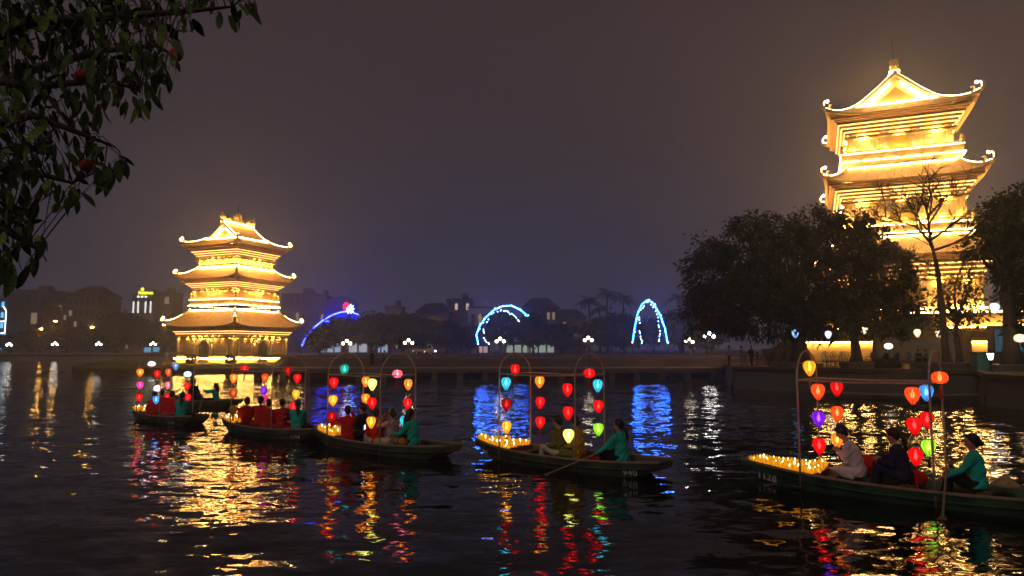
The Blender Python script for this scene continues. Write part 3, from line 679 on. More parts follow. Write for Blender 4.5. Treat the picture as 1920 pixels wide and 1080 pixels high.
BN = {5: 'the boat numbered 112B', 4: 'the boat numbered 940', 3: 'the crowded third lantern boat', 2: 'the boat before the pagoda', 1: 'the leftmost lantern boat'}
BB = {5: b5, 4: b4, 3: b3, 2: b2, 1: b1}
LAN = {  # boat: columns (side v, name, [(px, py, colour, shape, tassel)])
 5: [('a0', 'under the bow hoop', [(1517.7, 689, 'yellow', 'pear', .16, 'orange')]), ('n', 'forward near-side string', [(1533.7, 733, 'orange', 'pear', 0), (1535, 784, 'purple', 'pear', 0), (1536, 835, 'red', 'pear', 0)]),
     ('f', 'forward far-side string', [(1569, 727, 'red', 'pear', 0), (1569.5, 774, 'orange', 'pear', 0), (1570, 824, 'amber', 'pear', .1)]),
     ('n', 'aft near-side string', [(1711, 740, 'orange', 'pear', 0), (1714, 797, 'red', 'pear', 0), (1717, 855, 'red', 'pear', .35)]), ('f', 'aft far-side string', [(1737, 735, 'blue', 'pear', 0), (1738.5, 786, 'red', 'pear', 0), (1741, 838, 'lime', 'pear', .14, 'black')]),
     ('a1', 'under the stern hoop', [(1762, 708, 'orange', 'round', .2)])],
 4: [('a0', 'under the bow hoop', [(966, 693, 'red', 'pear', .1)]), ('n', 'forward near-side string', [(949, 718, 'cyan', 'pear', 0), (949.5, 758, 'dark red', 'pear', 0), (950, 800, 'yellow', 'pear', .06)]),
     ('f', 'forward far-side string', [(1012, 715, 'amber', 'pear', 0), (1013, 754, 'red', 'pear', 0), (1013, 791, 'red', 'pear', .14)]), ('n', 'aft near-side string', [(1064, 730, 'red', 'pear', 0), (1065, 773, 'red', 'pear', 0), (1066, 816, 'pale yellow', 'pear', 0)]),
     ('a1', 'under the stern hoop', [(1105, 700, 'red', 'round', .16)]), ('f', 'aft far-side string', [(1121, 722, 'cyan', 'pear', 0), (1122, 761, 'red', 'pear', 0), (1122, 804, 'lime', 'pear', 0)])],
 3: [('a0', 'under the bow hoop', [(646, 692, 'teal', 'pear', 0)]), ('n', 'forward near-side string', [(626, 717, 'red', 'pear', 0), (624.6, 750, 'yellow', 'pear', 0), (622, 781, 'dark red', 'pear', .06)]),
     ('f', 'forward far-side string', [(685.7, 715, 'amber', 'pear', 0), (685.5, 747, 'amber', 'pear', 0)]), ('n', 'aft near-side string', [(698, 720, 'pale yellow', 'pear', 0), (697.5, 755, 'red', 'pear', 0), (695.7, 791, 'yellow', 'pear', 0)]),
     ('a1', 'under the stern hoop', [(745, 701, 'pink', 'round', .22)]), ('f', 'aft far-side string', [(765.5, 720, 'amber', 'pear', 0), (764.5, 756, 'red', 'pear', 0), (758, 789, 'cyan', 'pear', 0)])],
 2: [('a0', 'under the bow hoop', [(458.5, 691, 'red', 'round', .2, 'black')]), ('n', 'forward near-side string', [(438.5, 709, 'amber', 'pear', 0), (437.8, 737, 'dull orange', 'pear', 0), (437.3, 768, 'olive', 'pear', .1, 'black')]),
     ('f', 'forward far-side string', [(497, 708, 'orange', 'pear', 0), (495, 732, 'purple', 'pear', 0), (495, 747, 'magenta', 'pear', 0), (493, 773, 'amber', 'pear', 0)]),
     ('a1', 'under the stern hoop', [(540, 695, 'dark red', 'pear', .2, 'black')]), ('f', 'aft far-side string', [(557.4, 709, 'red', 'pear', 0), (555, 739, 'yellow', 'pear', 0), (550, 762, 'red', 'pear', 0)])],
 1: [('a0', 'under the bow hoop', [(284.4, 682.6, 'white', 'round', .25)]), ('n', 'forward near-side string', [(263, 698, 'amber', 'pear', 0), (262.6, 722, 'magenta', 'pear', 0), (261, 745, 'red', 'pear', 0)]),
     ('n', 'aft near-side string', [(295, 701, 'red', 'pear', 0), (295, 728, 'white', 'round', 0), (293, 749, 'blue', 'pear', 0)]), ('f', 'forward far-side string', [(316, 698, 'orange', 'pear', 0), (315, 722, 'pink', 'pear', 0), (313.3, 745, 'red', 'pear', .1)]),
     ('a1', 'under the stern hoop', [(329.6, 686.4, 'dusty blue', 'pear', 0)]), ('f', 'aft far-side string', [(351.8, 701.7, 'ice', 'round', 0), (350.8, 724, 'red', 'pear', 0), (352, 745, 'red', 'pear', 0)])]}
for bi, cols in LAN.items():
    B = BB[bi]
    for side, cname, items in cols:
        for k, it in enumerate(items):
            px, py, cn, shp, ts = it[:5]; v = {'n': HW - .03, 'f': -HW + .03}.get(side, 0.)
            p = B.hit(px, py, v); r = .128 if shp == 'pear' else .138
            if side[0] == 'a': topz = B.za; where = cname
            else:
                topz = B.zc if k == 0 else None; where = ('top' if k == 0 else 'bottom' if k == len(items) - 1 else 'middle' if len(items) == 3 else 'second' if k == 1 else 'third') + ' of the ' + cname
                if k: topz = prevz - r * 1.2
            prevz = p.z
            lantern(p, r, cn, shp, f"{cn} {shp}-shaped lantern, {where} of {BN[bi]}".replace('round-shaped', 'round').replace(f'string of', 'string on'), topz, ts, tas_col=it[5] if len(it) > 5 else None)
for bi, (t0, t1, rows) in {5: (.755, .965, 8), 4: (.76, .965, 7), 3: (.76, .965, 7), 2: (.78, .96, 5), 1: (.8, .96, 4)}.items():
    flowers(BB[bi], t0, t1, rows, f'glowing yellow paper lotus candle crowded on the bow of {BN[bi]}', f'lotus candles on the bow of {BN[bi]}')
# ================================================================== PEOPLE
m_skin = M('skin', (.42, .24, .16), .6, .1, 6., 0); m_hair = M('black_hair', (.012, .009, .008), .45, .3, 30., .3, spec=.4)
m_eye = M('dark_eye', (.015, .01, .01), .3, .1, 9., 0); m_lip = M('lips', (.3, .09, .07), .6, .1, 9., 0)
def cloth(nm, c): return M('cloth_' + nm, c, .85, .18, 5., .3, spec=.15, dist=.01)
CL = {'teal': cloth('teal', (.02, .46, .35)), 'red': cloth('red', (.58, .02, .014)), 'white': cloth('white', (.62, .55, .52)), 'navy': cloth('navy', (.018, .022, .055)), 'olive': cloth('olive', (.15, .12, .022)),
      'orange': cloth('orange', (.48, .22, .04)), 'black': cloth('black', (.014, .013, .014)), 'beige': cloth('beige', (.48, .36, .31)), 'khaki': cloth('khaki', (.5, .44, .33)), 'grey': cloth('grey', (.12, .12, .13))}
WORK = bpy.data.scenes.new('work')
def remesh(mb, vox, name, smooth=3):
    me = mb.mesh(name); o = bpy.data.objects.new('tmp', me); WORK.collection.objects.link(o)
    m = o.modifiers.new('r', 'REMESH'); m.mode = 'VOXEL'; m.voxel_size = vox; m.use_smooth_shade = True
    s = o.modifiers.new('s', 'SMOOTH'); s.iterations = smooth; s.factor = .5
    vl = WORK.view_layers[0]; vl.update(); dg = vl.depsgraph
    r = bpy.data.meshes.new_from_object(o.evaluated_get(dg)); bpy.data.objects.remove(o); bpy.data.meshes.remove(me); r.name = name
    return r
def ik(a, b, l1, l2, pole):
    a, b = Vector(a), Vector(b); d = b - a; D = min(d.length, (l1 + l2) * .995); u = d.normalized(); b = a + u * D
    c = (l1 * l1 - l2 * l2 + D * D) / (2 * D); hgt = math.sqrt(max(0, l1 * l1 - c * c)); p = Vector(pole); p = (p - u * p.dot(u)).normalized()
    return a + u * c + p * hgt, b
def hand(mb, w, fwd, up, s):
    """palm, four curled fingers of unequal length, thumb from the side of the palm"""
    fwd = Vector(fwd).normalized(); side = fwd.cross(Vector(up)).normalized(); up = side.cross(fwd)
    mb.limb([w, w + fwd * .045, w + fwd * .08], [.024, .036, .034], 8)
    for k, ln in enumerate((.07, .08, .074, .058)):
        b0 = w + fwd * .08 + side * ((k - 1.5) * .019); c = b0 + fwd * ln * .55 - up * .012; mb.limb([b0, c, c + fwd * ln * .2 - up * ln * .42], [.0095, .009, .008], 6)
    t = w + fwd * .025 - side * s * .03; mb.limb([t, t + fwd * .03 - side * s * .028, t + fwd * .06 - side * s * .022 - up * .015], [.012, .0105, .009], 6)
def person(P, rz, top, pants, label, lean=.15, nod=.1, turn=0., hands=((.34, .14, .3), (.34, -.14, .3)), legs='bent', hair='short', coat=.0, detail=True, scale=1., group='people in the boats', band=False):
    root = empty('person', P, rz); root.scale = (scale,) * 3; tag(root, label, 'person', group)
    sl, cl = math.sin(lean), math.cos(lean)
    hip = Vector((0, 0, .10 if legs != 'stand' else .90)); S = hip + Vector((sl * .47, 0, cl * .47)); nk = S + Vector((math.sin(lean + nod * .5) * .09, 0, .08))
    hd = nk + Vector((math.sin(lean * .6 + nod) * .13, 0, math.cos(nod) * .12))
    HM = Matrix.Rotation(turn, 3, 'Z') @ Matrix.Rotation(lean * .3 + nod, 3, 'Y')
    up = lambda v: hd + HM @ Vector(v)
    sh = [S + Vector((0, s * .175, -.03)) for s in (1, -1)]
    body, jk, tr = MB(), MB(), MB()
    # head, neck
    body.ball(hd, (.1, .082, .124), 14, 10, HM.to_4x4()); body.ball(up((.028, 0, -.05)), (.062, .056, .068), 12, 8, HM.to_4x4())
    body.limb([up((.088, 0, .02)), up((.112, 0, -.022))], [.010, .014], 6)
    for s in (1, -1): body.ball(up((-.005, s * .078, -.005)), (.018, .010, .03), 6, 5, HM.to_4x4())
    body.limb([nk - Vector((0, 0, .06)), nk, up((-.02, 0, -.06))], [.058, .052, .05], 10)
    # torso (bare form under the clothes) and jacket
    body.tube([hip, hip + (S - hip) * .5, S], [.09, .085, .08], 12, True, [.13, .12, .13])
    st = [(-.12 - coat, .145, .205), (.0, .152, .2), (.25, .136, .175), (.55, .14, .182), (.85, .126, .19), (1.0, .076, .12), (1.12, .056, .06)]
    jk.tube([hip + (S - hip) * t if t >= 0 else hip + Vector((0, 0, t * .5)) for t, a, b in st], [a for t, a, b in st], 16, True, [b for t, a, b in st])
    jk.ball(S + Vector((-.01, 0, -.02)), (.09, .178, .075), 14, 8)
    wr = []
    for i, s in enumerate((1, -1)):
        el, wv = ik(sh[i], hip + Vector(hands[i]), .285, .25, (-.5, s * .5, -.9)); wr.append(wv); f = (wv - el).normalized()
        jk.limb([sh[i], (sh[i] + el) / 2, el, (el + wv) / 2, wv - f * .02], [.076, .069, .061, .054, .047], 10)
        body.limb([sh[i], el, wv], [.045, .04, .028], 8)
    # legs
    shoe = MB()
    for s in (1, -1):
        a = hip + Vector((0, s * .09, -.01))
        if legs == 'bent': k = Vector((.40, s * .12, .20)); f = Vector((.50, s * .11, -.22))
        elif legs == 'cross': k = Vector((.34, s * .27, .10)); f = Vector((.22, -s * .06, .0))
        elif legs == 'fold': k = Vector((.38, s * .13, .08)); f = Vector((.06, s * .15, -.02))
        else: k = Vector((.05, s * .09, .48)); f = Vector((-.02 if s > 0 else .06, s * .1, .06))
        tr.limb([a, (a + k) / 2, k, (k + f) / 2 + Vector((-.02, 0, 0)), f], [.115, .108, .085, .075, .06], 12)
        body.limb([a, k, f], [.07, .05, .035], 8); shoe.limb([f + Vector((-.03, 0, -.02)), f + Vector((.14, 0, -.035))], [.045, .036], 8)
    tr.tube([hip + Vector((0, 0, -.09)), hip, hip + Vector((0, 0, .08))], [.11, .125, .115], 14, True, [.16, .175, .165])
    v = .022 if detail else .036
    bm_ = remesh(body, v, 'body'); 
    if detail:
        hm = MB()
        for i, s in enumerate((1, -1)):
            el, wv = ik(sh[i], hip + Vector(hands[i]), .285, .25, (-.5, s * .5, -.9)); hand(hm, wv, (wv - el), (0, 0, 1), s)
        b = bmesh.new(); b.from_mesh(bm_); b.from_mesh(hm.mesh('h')); b.to_mesh(bm_); b.free(); bm_.polygons.foreach_set('use_smooth', [True] * len(bm_.polygons))
    bm_.materials.append(m_skin); link('body', bm_, root)
    for mb_, nm, mt in ((jk, 'jacket', top), (tr, 'trousers', pants)):
        me = remesh(mb_, v, nm, 4); me.materials.append(CL[mt])
        if nm == 'jacket':      # cloth folds
            for q in me.vertices: q.co += q.normal * (.012 * math.sin(q.co.z * 38 + q.co.x * 24 + q.co.y * 14) * math.sin(q.co.y * 21 + q.co.z * 9))
        link(nm, me, root)
    shoe.build('shoes', CL['black'], root, True)
    # hair
    hr = MB(); hr.ball(up((-.022, 0, .028)), (.108, .094, .116), 14, 10, HM.to_4x4()); hr.ball(up((-.05, 0, -.03)), (.062, .074, .075), 12, 8, HM.to_4x4())
    hr.ball(up((.035, 0, .088)), (.055, .068, .034), 10, 6, HM.to_4x4())
    if hair == 'pony':
        hr.ball(up((-.115, 0, .01)), .035, 8, 6); hr.limb([up((-.11, 0, .01)), up((-.17, 0, -.06)), up((-.17, 0, -.2)), up((-.15, 0, -.33))], [.032, .045, .04, .015], 8)
    elif hair == 'low_pony':
        hr.limb([up((-.09, 0, -.06)), up((-.15, 0, -.13)), up((-.17, 0, -.26)), up((-.15, 0, -.36))], [.036, .04, .035, .012], 8)
    elif hair == 'bun': hr.ball(up((-.125, 0, -.03)), (.05, .055, .05), 10, 7)
    elif hair == 'long':
        hr.limb([up((-.07, 0, .0)), up((-.11, 0, -.12)), up((-.11, 0, -.28)), up((-.1, 0, -.36))], [.075, .08, .07, .03], 10)
    me = remesh(hr, .018 if detail else .034, 'hair', 2)
    for q in me.vertices: q.co += q.normal * (.004 * math.sin(q.co.y * 160 + q.co.x * 70))
    me.materials.append(m_hair); link('hair', me, root)
    if band: MB().tube([up((-.02 , .096 * math.cos(a), .03 + .112 * math.sin(a))) for a in [math.pi * k / 10 for k in range(11)]], .013, 6).build('hairband', CL['white'], root, True)
    if detail:
        for s in (1, -1): MB().ball(up((.09, s * .036, .008)), (.010, .013, .008), 8, 6).build('eye', m_eye, root)
        MB().ball(up((.09, 0, -.068)), (.010, .024, .008), 8, 6).build('mouth', m_lip, root)
    root['hands'] = [list(Matrix.Rotation(rz, 3, 'Z') @ (hip + Vector(h)) * scale + Vector(P)) for h in hands]
    return root
def sit(B, px, py, v, zs, face, *a, **k):
    p = B.hit(px, py, v); k.setdefault('scale', 1.1); return person((p.x, p.y, B.O.z + zs - .09), B.rz + face, *a, **k)
def oar(a, b, label, grip=.35):
    """a: grip end, b: blade tip in the water"""
    a, b = Vector(a), Vector(b); d = (b - a); L = d.length; r = empty('oar', a); r.rotation_mode = 'QUATERNION'; r.rotation_quaternion = d.to_track_quat('X', 'Z'); tag(r, label, 'oar', 'oars of the boats')
    MB().tube([(0, 0, 0), (L * .7, 0, 0)], [.019, .022], 8).build('shaft', m_rail, r)
    MB().prism([(L * .66, -.02, -.01), (L * .72, -.065, -.01), (L, -.075, -.01), (L, .075, -.01), (L * .72, .065, -.01), (L * .66, .02, -.01)], (0, 0, .02)).build('blade', m_wood, r)
    MB().limb([(-.02, -.05, 0), (-.02, .05, 0)], [.016, .016], 6).build('handle', m_rail, r)
row = ((.40, .20, .26), (.44, -.10, .24)); phone = ((.28, .07, .3), (.30, -.06, .3)); lap = ((.3, .1, .12), (.3, -.1, .12)); raised = ((.30, .26, .50), (.32, -.12, .62)); knees = ((.36, .1, .22), (.36, -.1, .22))
def hnd(o, i): return Vector(o['hands'][i])
# boat 112B
sit(b5, 1607, 850, .0, .42, .05, 'white', 'white', 'person in a white tunic looking down at their hands, behind the lotus candles', .28, .45, 0, phone, 'fold', 'short', .12)
sit(b5, 1694, 860, .0, .42, .0, 'navy', 'navy', 'person in navy with a ponytail sitting in the middle of the boat 112B', .22, .12, 0, knees, 'bent', 'pony', .08)
o = sit(b5, 1832, 880, .05, .40, .0, 'teal', 'black', 'rower in a teal jacket with hair in a bun, in the stern of boat 112B', .08, .02, .25, ((.42, .22, .10), (.36, -.05, .16)), 'bent', 'bun', .02)
h = hnd(o, 0); bl = gp(1762, 985); oar(h + Vector((.06, .05, .12)), (bl.x, bl.y, -.25), 'wooden oar of the rower in boat 112B, blade in the water')
# boat 940
o = sit(b4, 1052, 840, .05, .30, .1, 'olive', 'khaki', 'person in an olive shirt and pale trousers seated in boat 940', .12, .05, .1, lap, 'bent', 'short', .02)
sit(b4, 1085, 840, -.1, .30, .0, 'orange', 'olive', 'person wrapped in an ochre shawl seated behind the olive shirt', .1, .15, -.2, lap, 'cross', 'bun', .12)
o = sit(b4, 1166, 845, .05, .32, .0, 'teal', 'black', 'rower in a teal jacket with a long ponytail, in the stern of boat 940', .1, .05, .3, ((.48, .24, .06), (.44, -.02, .08)), 'bent', 'low_pony', .02)
h = hnd(o, 0); bl = gp(1000, 892); oar(h + Vector((.12, .0, .06)), (bl.x, bl.y, -.1), 'long wooden oar of boat 940 slanting down to the water')
# third boat
sit(b3, 652, 805, .1, .28, -.55, 'red', 'white', 'person in a red tunic with one hand raised beside the lotus candles', .1, .1, 0, raised, 'cross', 'short', .14)
sit(b3, 680, 800, -.28, .34, .35, 'black', 'black', 'person in black sitting taller between two red tunics', .02, .02, 0, lap, 'cross', 'short')
o = sit(b3, 708, 812, .15, .27, -.3, 'red', 'khaki', 'person in a red jacket and pale trousers holding a lit phone', .12, .2, 0, ((.3, .12, .26), (.3, -.02, .24)), 'bent', 'short', .04)
ph = empty('phone', hnd(o, 0) + B_off if False else hnd(o, 0) + Vector((-.09, -.02, .06)), b3.rz); ph.rotation_euler = (R(25), R(35), b3.rz); tag(ph, 'lit phone in the hands of the person in a red jacket', 'phone')
MB().box((0, 0, 0), (.085, .012, .16)).build('case', CL['black'], ph); MB().box((0, .008, 0), (.075, .004, .145)).build('screen', E('phone_screen', (.7, .85, 1.), 2.2), ph)
sit(b3, 738, 815, -.05, .28, .1, 'beige', 'khaki', 'person in beige with a white hairband raising both hands', .1, .1, 0, ((.28, .12, .55), (.3, -.1, .58)), 'cross', 'bun', .1, band=True)
o = sit(b3, 776, 812, .0, .32, .15, 'teal', 'black', 'rower in a teal jacket looking aside in the stern of the third lantern boat', .12, .1, -1.9, ((.46, .22, .18), (.46, -.04, .16)), 'bent', 'long', .02)
h = hnd(o, 0); bl = gp(706, 852); oar(h + Vector((.1, .02, .06)), (bl.x, bl.y, -.12), 'wooden oar of the third lantern boat dipping beside its hull')
# boat before the pagoda
sit(b2, 463, 780, .0, .28, -.5, 'red', 'red', 'person in red nearest the bow of the boat before the pagoda', .12, .05, .2, knees, 'bent', 'short', .08)
sit(b2, 487, 780, -.3, .3, -1.0, 'red', 'red', 'person in red half hidden behind the magenta lantern', .1, .1, 0, phone, 'cross', 'bun', .08)
sit(b2, 501, 785, .15, .27, -.9, 'red', 'red', 'person in red with an amber lantern hanging before their back', .2, .25, 0, lap, 'cross', 'short', .12)
sit(b2, 528, 785, .0, .3, -1.1, 'red', 'red', 'person in red with short hair seated beside the teal rower', .06, .02, 0, phone, 'cross', 'short', .1)
o = sit(b2, 557, 790, .0, .3, -1.0, 'teal', 'black', 'rower in a teal jacket with low ponytail, seen from behind before the pagoda', .06, .05, .3, ((.42, .22, .08), (.42, -.1, .1)), 'cross', 'low_pony')
h = hnd(o, 0); bl = gp(470, 815); oar(h + Vector((.0, -.05, .05)), (bl.x, bl.y, .1), 'thin oar lying along the boat before the pagoda')
# leftmost lantern boat
sit(b1, 291, 764, .1, .26, -.3, 'red', 'red', 'person in red crouching low behind the blue lantern', .35, .2, 0, lap, 'cross', 'short', .12)
sit(b1, 304, 760, -.15, .32, -.3, 'red', 'red', 'person in red behind the white lantern in the leftmost boat', .15, .1, 0, lap, 'cross', 'short', .12)
sit(b1, 322, 764, -.2, .28, -.4, 'red', 'red', 'person in red beside the teal rower of the leftmost boat', .2, .15, 0, lap, 'cross', 'short', .12)
o = sit(b1, 340, 768, .1, .3, -.9, 'teal', 'black', 'rower in a teal jacket with a long ponytail in the leftmost boat', .06, .05, .2, ((.42, .24, .08), (.42, -.05, .1)), 'cross', 'low_pony')
h = hnd(o, 0); bl = gp(240, 792); oar(h, (bl.x, bl.y, .05), 'oar stretched from the leftmost boat towards the dark water')
# plain boat behind
sit(b0, 361, 748, 0, .32, -1.4, 'black', 'black', 'dark silhouetted person sitting upright in the plain boat', .0, .05, 0, lap, 'fold', 'short', .1, scale=1.25)
o = sit(b0, 405, 750, 0, .3, .2, 'teal', 'black', 'rower in dark teal reaching forward with both arms, silhouetted on golden water', .1, .0, 0, ((.52, .18, .40), (.54, .05, .42)), 'cross', 'long', scale=1.05)
h = hnd(o, 0); bl = gp(374, 768); oar(h + Vector((-.05, 0, .12)), (bl.x, bl.y, -.1), 'raised oar gripped by the silhouetted rower')
# things lying in the boats
def in_boat(B, px, py, v, z): p = B.hit(px, py, v); return Vector((p.x, p.y, B.O.z + z))
hat = empty('conical_hat', in_boat(b5, 1885, 905, -.1, .42)); tag(hat, 'straw conical hat lying on the stern of boat 112B', 'hat')
MB().lathe([(.22, 0), (.225, .008), (.02, .19), (.004, .2)], 20).build('cone', M('straw', (.42, .26, .11), .8, .25, 12., .4), hat); MB().lathe([(.222, -.004), (.228, .0), (.222, .012)], 20).build('rim', M('straw_rim', (.3, .18, .07), .8), hat)
def bundle(B, px, py, v, z, s, col, label, cat='bundle'):
    r = empty('life_vest', in_boat(B, px, py, v, z), B.rz + rnd(-.5, .5)); tag(r, label, cat, 'red bundles in the boats')
    MB().limb([(-.12 * s, 0, .05 * s), (.12 * s, 0, .06 * s)], [.1 * s, .11 * s], 10).build('padding', CL[col], r, True); MB().tube([(0, .11 * s * math.cos(a), .06 * s + .115 * s * math.sin(a)) for a in [2 * math.pi * k / 12 for k in range(12)]], .012, 5, closed=True).build('strap', CL['black'], r)
bundle(b5, 1645, 868, -.35, .44, 1.5, 'red', 'red padded bundle behind the person in navy')
bundle(b5, 1708, 890, -.2, .3, 1.3, 'red', 'red cloth bundle below the lantern tassel in boat 112B')
bundle(b4, 1114, 862, .3, .26, .7, 'red', 'small red bundle at the feet of the rower of boat 940')
bundle(b2, 545, 796, .2, .2, .9, 'red', 'red bundle lying at the side of the boat before the pagoda')
bundle(b1, 352, 772, -.3, .32, .8, 'red', 'red bundle behind the rower of the leftmost boat')
bundle(b3, 752, 838, .25, .3, 1.1, 'orange', 'ochre bag beside the rower of the third lantern boat', 'bag')
# ================================================================== TREES AND PLANTS
m_bark = M('bark', (.10, .07, .045), .9, .35, 4., .8); 
def leafm(nm, c): 
    m = M('leaf_' + nm, c, .6, .45, .7, 0, spec=.3); return m
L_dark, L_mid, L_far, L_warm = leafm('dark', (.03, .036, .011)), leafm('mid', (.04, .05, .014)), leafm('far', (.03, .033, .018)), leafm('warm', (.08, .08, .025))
def crown(lobes, leaf, n_cl, n_lf, spread, droop=0., seed=1, aspect=.5):
    """leaf clumps through the volume of ellipsoid lobes; each leaf a bent pair of faces"""
    rg = random.Random(seed); m = MB(); vs, fs = [], []; tot = sum(l[2][0] * l[2][2] for l in lobes) if False else sum(l[1][0] * l[1][2] for l in lobes)
    for c, r in lobes:
        k = int(n_cl * r[0] * r[2] / tot)
        for _ in range(k):
            while True:
                p = Vector((rg.uniform(-1, 1), rg.uniform(-1, 1), rg.uniform(-1, 1)))
                if .25 < p.length < 1: break
            p = p.normalized() * (p.length ** .45) * rg.uniform(.86, 1.12)
            cc = Vector(c) + Vector((p.x * r[0], p.y * r[1], p.z * r[2])); dirn = Vector((p.x, p.y, p.z * .6 - droop)).normalized(); sp = spread * rg.uniform(.6, 1.3)
            for _ in range(n_lf):
                q = cc + Vector((rg.gauss(0, sp), rg.gauss(0, sp), rg.gauss(0, sp * .7)))
                d = (dirn + Vector((rg.gauss(0, .7), rg.gauss(0, .7), rg.gauss(0, .6)))).normalized(); s = d.cross(Vector((rg.gauss(0, 1), rg.gauss(0, 1), rg.gauss(0, 1))))
                if s.length < .05: continue
                s.normalize(); l = leaf * rg.uniform(.6, 1.4); wv = l * aspect * .5; o = len(vs)
                vs += [q, q + d * l * .5 + s * wv, q + d * l + Vector((0, 0, -l * .2)), q + d * l * .5 - s * wv]; fs.append((o, o + 1, o + 2, o + 3))
    m.add(vs, fs); return m
def trunk(path, r0, r1, limbs=(), roots=True, n=9):
    m = MB(); N = len(path); m.tube(path, [(r0 * (1.5 if i == 0 and roots else 1)) + (r1 - r0) * i / (N - 1) for i in range(N)], n)
    for lp, a, b in limbs: m.tube(lp, [a + (b - a) * i / (len(lp) - 1) for i in range(len(lp))], 6)
    return m
def auto_limbs(base, lobes, r, seed=0, extra=2):
    rg = random.Random(seed); out = []
    for c, rr in lobes:
        for k in range(1 + extra):
            e = Vector(c) + Vector((rg.uniform(-.7, .7) * rr[0], rg.uniform(-.7, .7) * rr[1], rg.uniform(-.5, .7) * rr[2])); b = Vector(base) + Vector((0, 0, rg.uniform(-.6, .4)))
            mid = b.lerp(e, .5) + Vector((rg.gauss(0, .3), rg.gauss(0, .3), rg.uniform(.0, .6))); out.append(([b, b.lerp(mid, .5) + Vector((rg.gauss(0, .1), 0, .1)), mid, e], r * rg.uniform(.35, .6), .02))
    return out
def tree(base, path, r0, r1, lobes, leafmat, leaf, n_cl, n_lf, spread, label, name='broadleaf_tree', seed=1, group='trees on the promenade', droop=0., aspect=.5, limbs=None):
    root = empty(name, base); tag(root, label, 'tree', group)
    li = limbs if limbs is not None else auto_limbs(path[-1], lobes, r0, seed)
    trunk(path, r0, r1, li).build('trunk', m_bark, root, True)
    if lobes: crown(lobes, leaf, n_cl, n_lf, spread, droop, seed, aspect).build('crown', leafmat, root)
    return root
# --- big promenade trees; lobes given by photograph pixels at the tree's depth
def lob(px, py, rx, ry, Y, base, dy=0., rd=None):
    p = at(px, py, Y + dy); s = Y / F; return (p - Vector(base), (rx * s, (rd or (rx + ry) / 2) * s, ry * s))
Y = 56.; base = at(1500, 683, Y); base.z = PZ
lb = [lob(1345, 520, 55, 55, Y, base, -1), lob(1400, 470, 60, 42, Y, base), lob(1395, 560, 85, 50, Y, base, -2), lob(1460, 445, 55, 38, Y, base, 1), lob(1480, 520, 80, 70, Y, base), lob(1520, 430, 36, 34, Y, base), lob(1440, 600, 90, 36, Y, base, -1), lob(1330, 590, 45, 28, Y, base), lob(1345, 470, 30, 22, Y, base), lob(1405, 425, 30, 20, Y, base), lob(1530, 590, 50, 45, Y, base), lob(1318, 460, 16, 12, Y, base), lob(1300, 492, 16, 14, Y, base), lob(1380, 432, 14, 12, Y, base), lob(1420, 408, 12, 10, Y, base), lob(1440, 425, 14, 14, Y, base), lob(1525, 400, 16, 10, Y, base), lob(1495, 418, 14, 12, Y, base), lob(1296, 545, 14, 18, Y, base), lob(1545, 408, 12, 9, Y, base), lob(1310, 620, 20, 14, Y, base)]
tree(base, [(0, 0, -.1), (.05, 0, 1.2), (-.1, .1, 2.6), (-.3, 0, 4.)], .75, .4, lb, L_dark, .42, 1150, 20, .34, 'big feathery dark tree beside the causeway end, its crown drooping to the left', seed=3, droop=.35, aspect=.32)
Y = 54.; base = at(1605, 683, Y); base.z = PZ
lb = [lob(1575, 455, 48, 45, Y, base), lob(1620, 470, 50, 40, Y, base, 1), lob(1650, 510, 55, 48, Y, base), lob(1590, 530, 65, 60, Y, base, -1), lob(1560, 590, 60, 42, Y, base), lob(1640, 580, 70, 40, Y, base), lob(1690, 560, 32, 36, Y, base), lob(1600, 425, 28, 22, Y, base), lob(1665, 622, 36, 14, Y, base), lob(1570, 408, 12, 10, Y, base), lob(1618, 408, 12, 9, Y, base), lob(1640, 432, 16, 10, Y, base), lob(1675, 478, 18, 12, Y, base), lob(1705, 520, 12, 16, Y, base)]
tree(base, [(0, 0, -.1), (.08, 0, 1.), (0, .1, 2.), (.1, 0, 3.)], .42, .26, lb, L_dark, .34, 1050, 20, .30, 'dense dark rounded tree in front of the tall tower', seed=5)
Y = 51.; base = at(1648, 688, Y); base.z = PZ
lb = [lob(1640, 600, 42, 22, Y, base), lob(1690, 590, 36, 26, Y, base), lob(1600, 612, 30, 16, Y, base), lob(1712, 605, 22, 16, Y, base)]
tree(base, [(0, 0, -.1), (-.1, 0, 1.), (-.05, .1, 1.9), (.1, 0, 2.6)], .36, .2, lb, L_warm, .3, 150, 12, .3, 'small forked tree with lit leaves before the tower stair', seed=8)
# bare tree before the tower
Y = 47.; base = at(1778, 690, Y); base.z = PZ
def pt(px, py, dy=0.): return at(px, py, Y + dy) - base
li = []; rgb = random.Random(4)
def twig(a, b, r, lev):
    a, b = Vector(a), Vector(b); mid = a.lerp(b, .5) + Vector((rgb.gauss(0, .06), rgb.gauss(0, .1), rgb.gauss(0, .06))) * (b - a).length; li.append(([a, mid, b], r, max(.015, r * .35)))
    if lev:
        for k in range(5):
            t = rgb.uniform(.3, 1.); s = a.lerp(b, t) if t > .5 else a.lerp(mid, t * 2); L = (b - a).length * rgb.uniform(.35, .6); d = ((b - a).normalized() + Vector((rgb.gauss(0, .7), rgb.gauss(0, .5), rgb.gauss(.25, .5)))).normalized(); twig(s, s + d * L, max(.022, r * .5), lev - 1)
for a, b, r in (((1762, 520), (1735, 370), .15), ((1745, 455), (1655, 405), .1), ((1748, 440), (1700, 375), .1), ((1745, 450), (1815, 400), .1), ((1750, 470), (1835, 440), .1), ((1755, 500), (1690, 470), .08), ((1742, 420), (1775, 365), .08), ((1758, 520), (1690, 500), .07), ((1765, 540), (1830, 500), .07)):
    twig(pt(*a), pt(*b), r, 3)
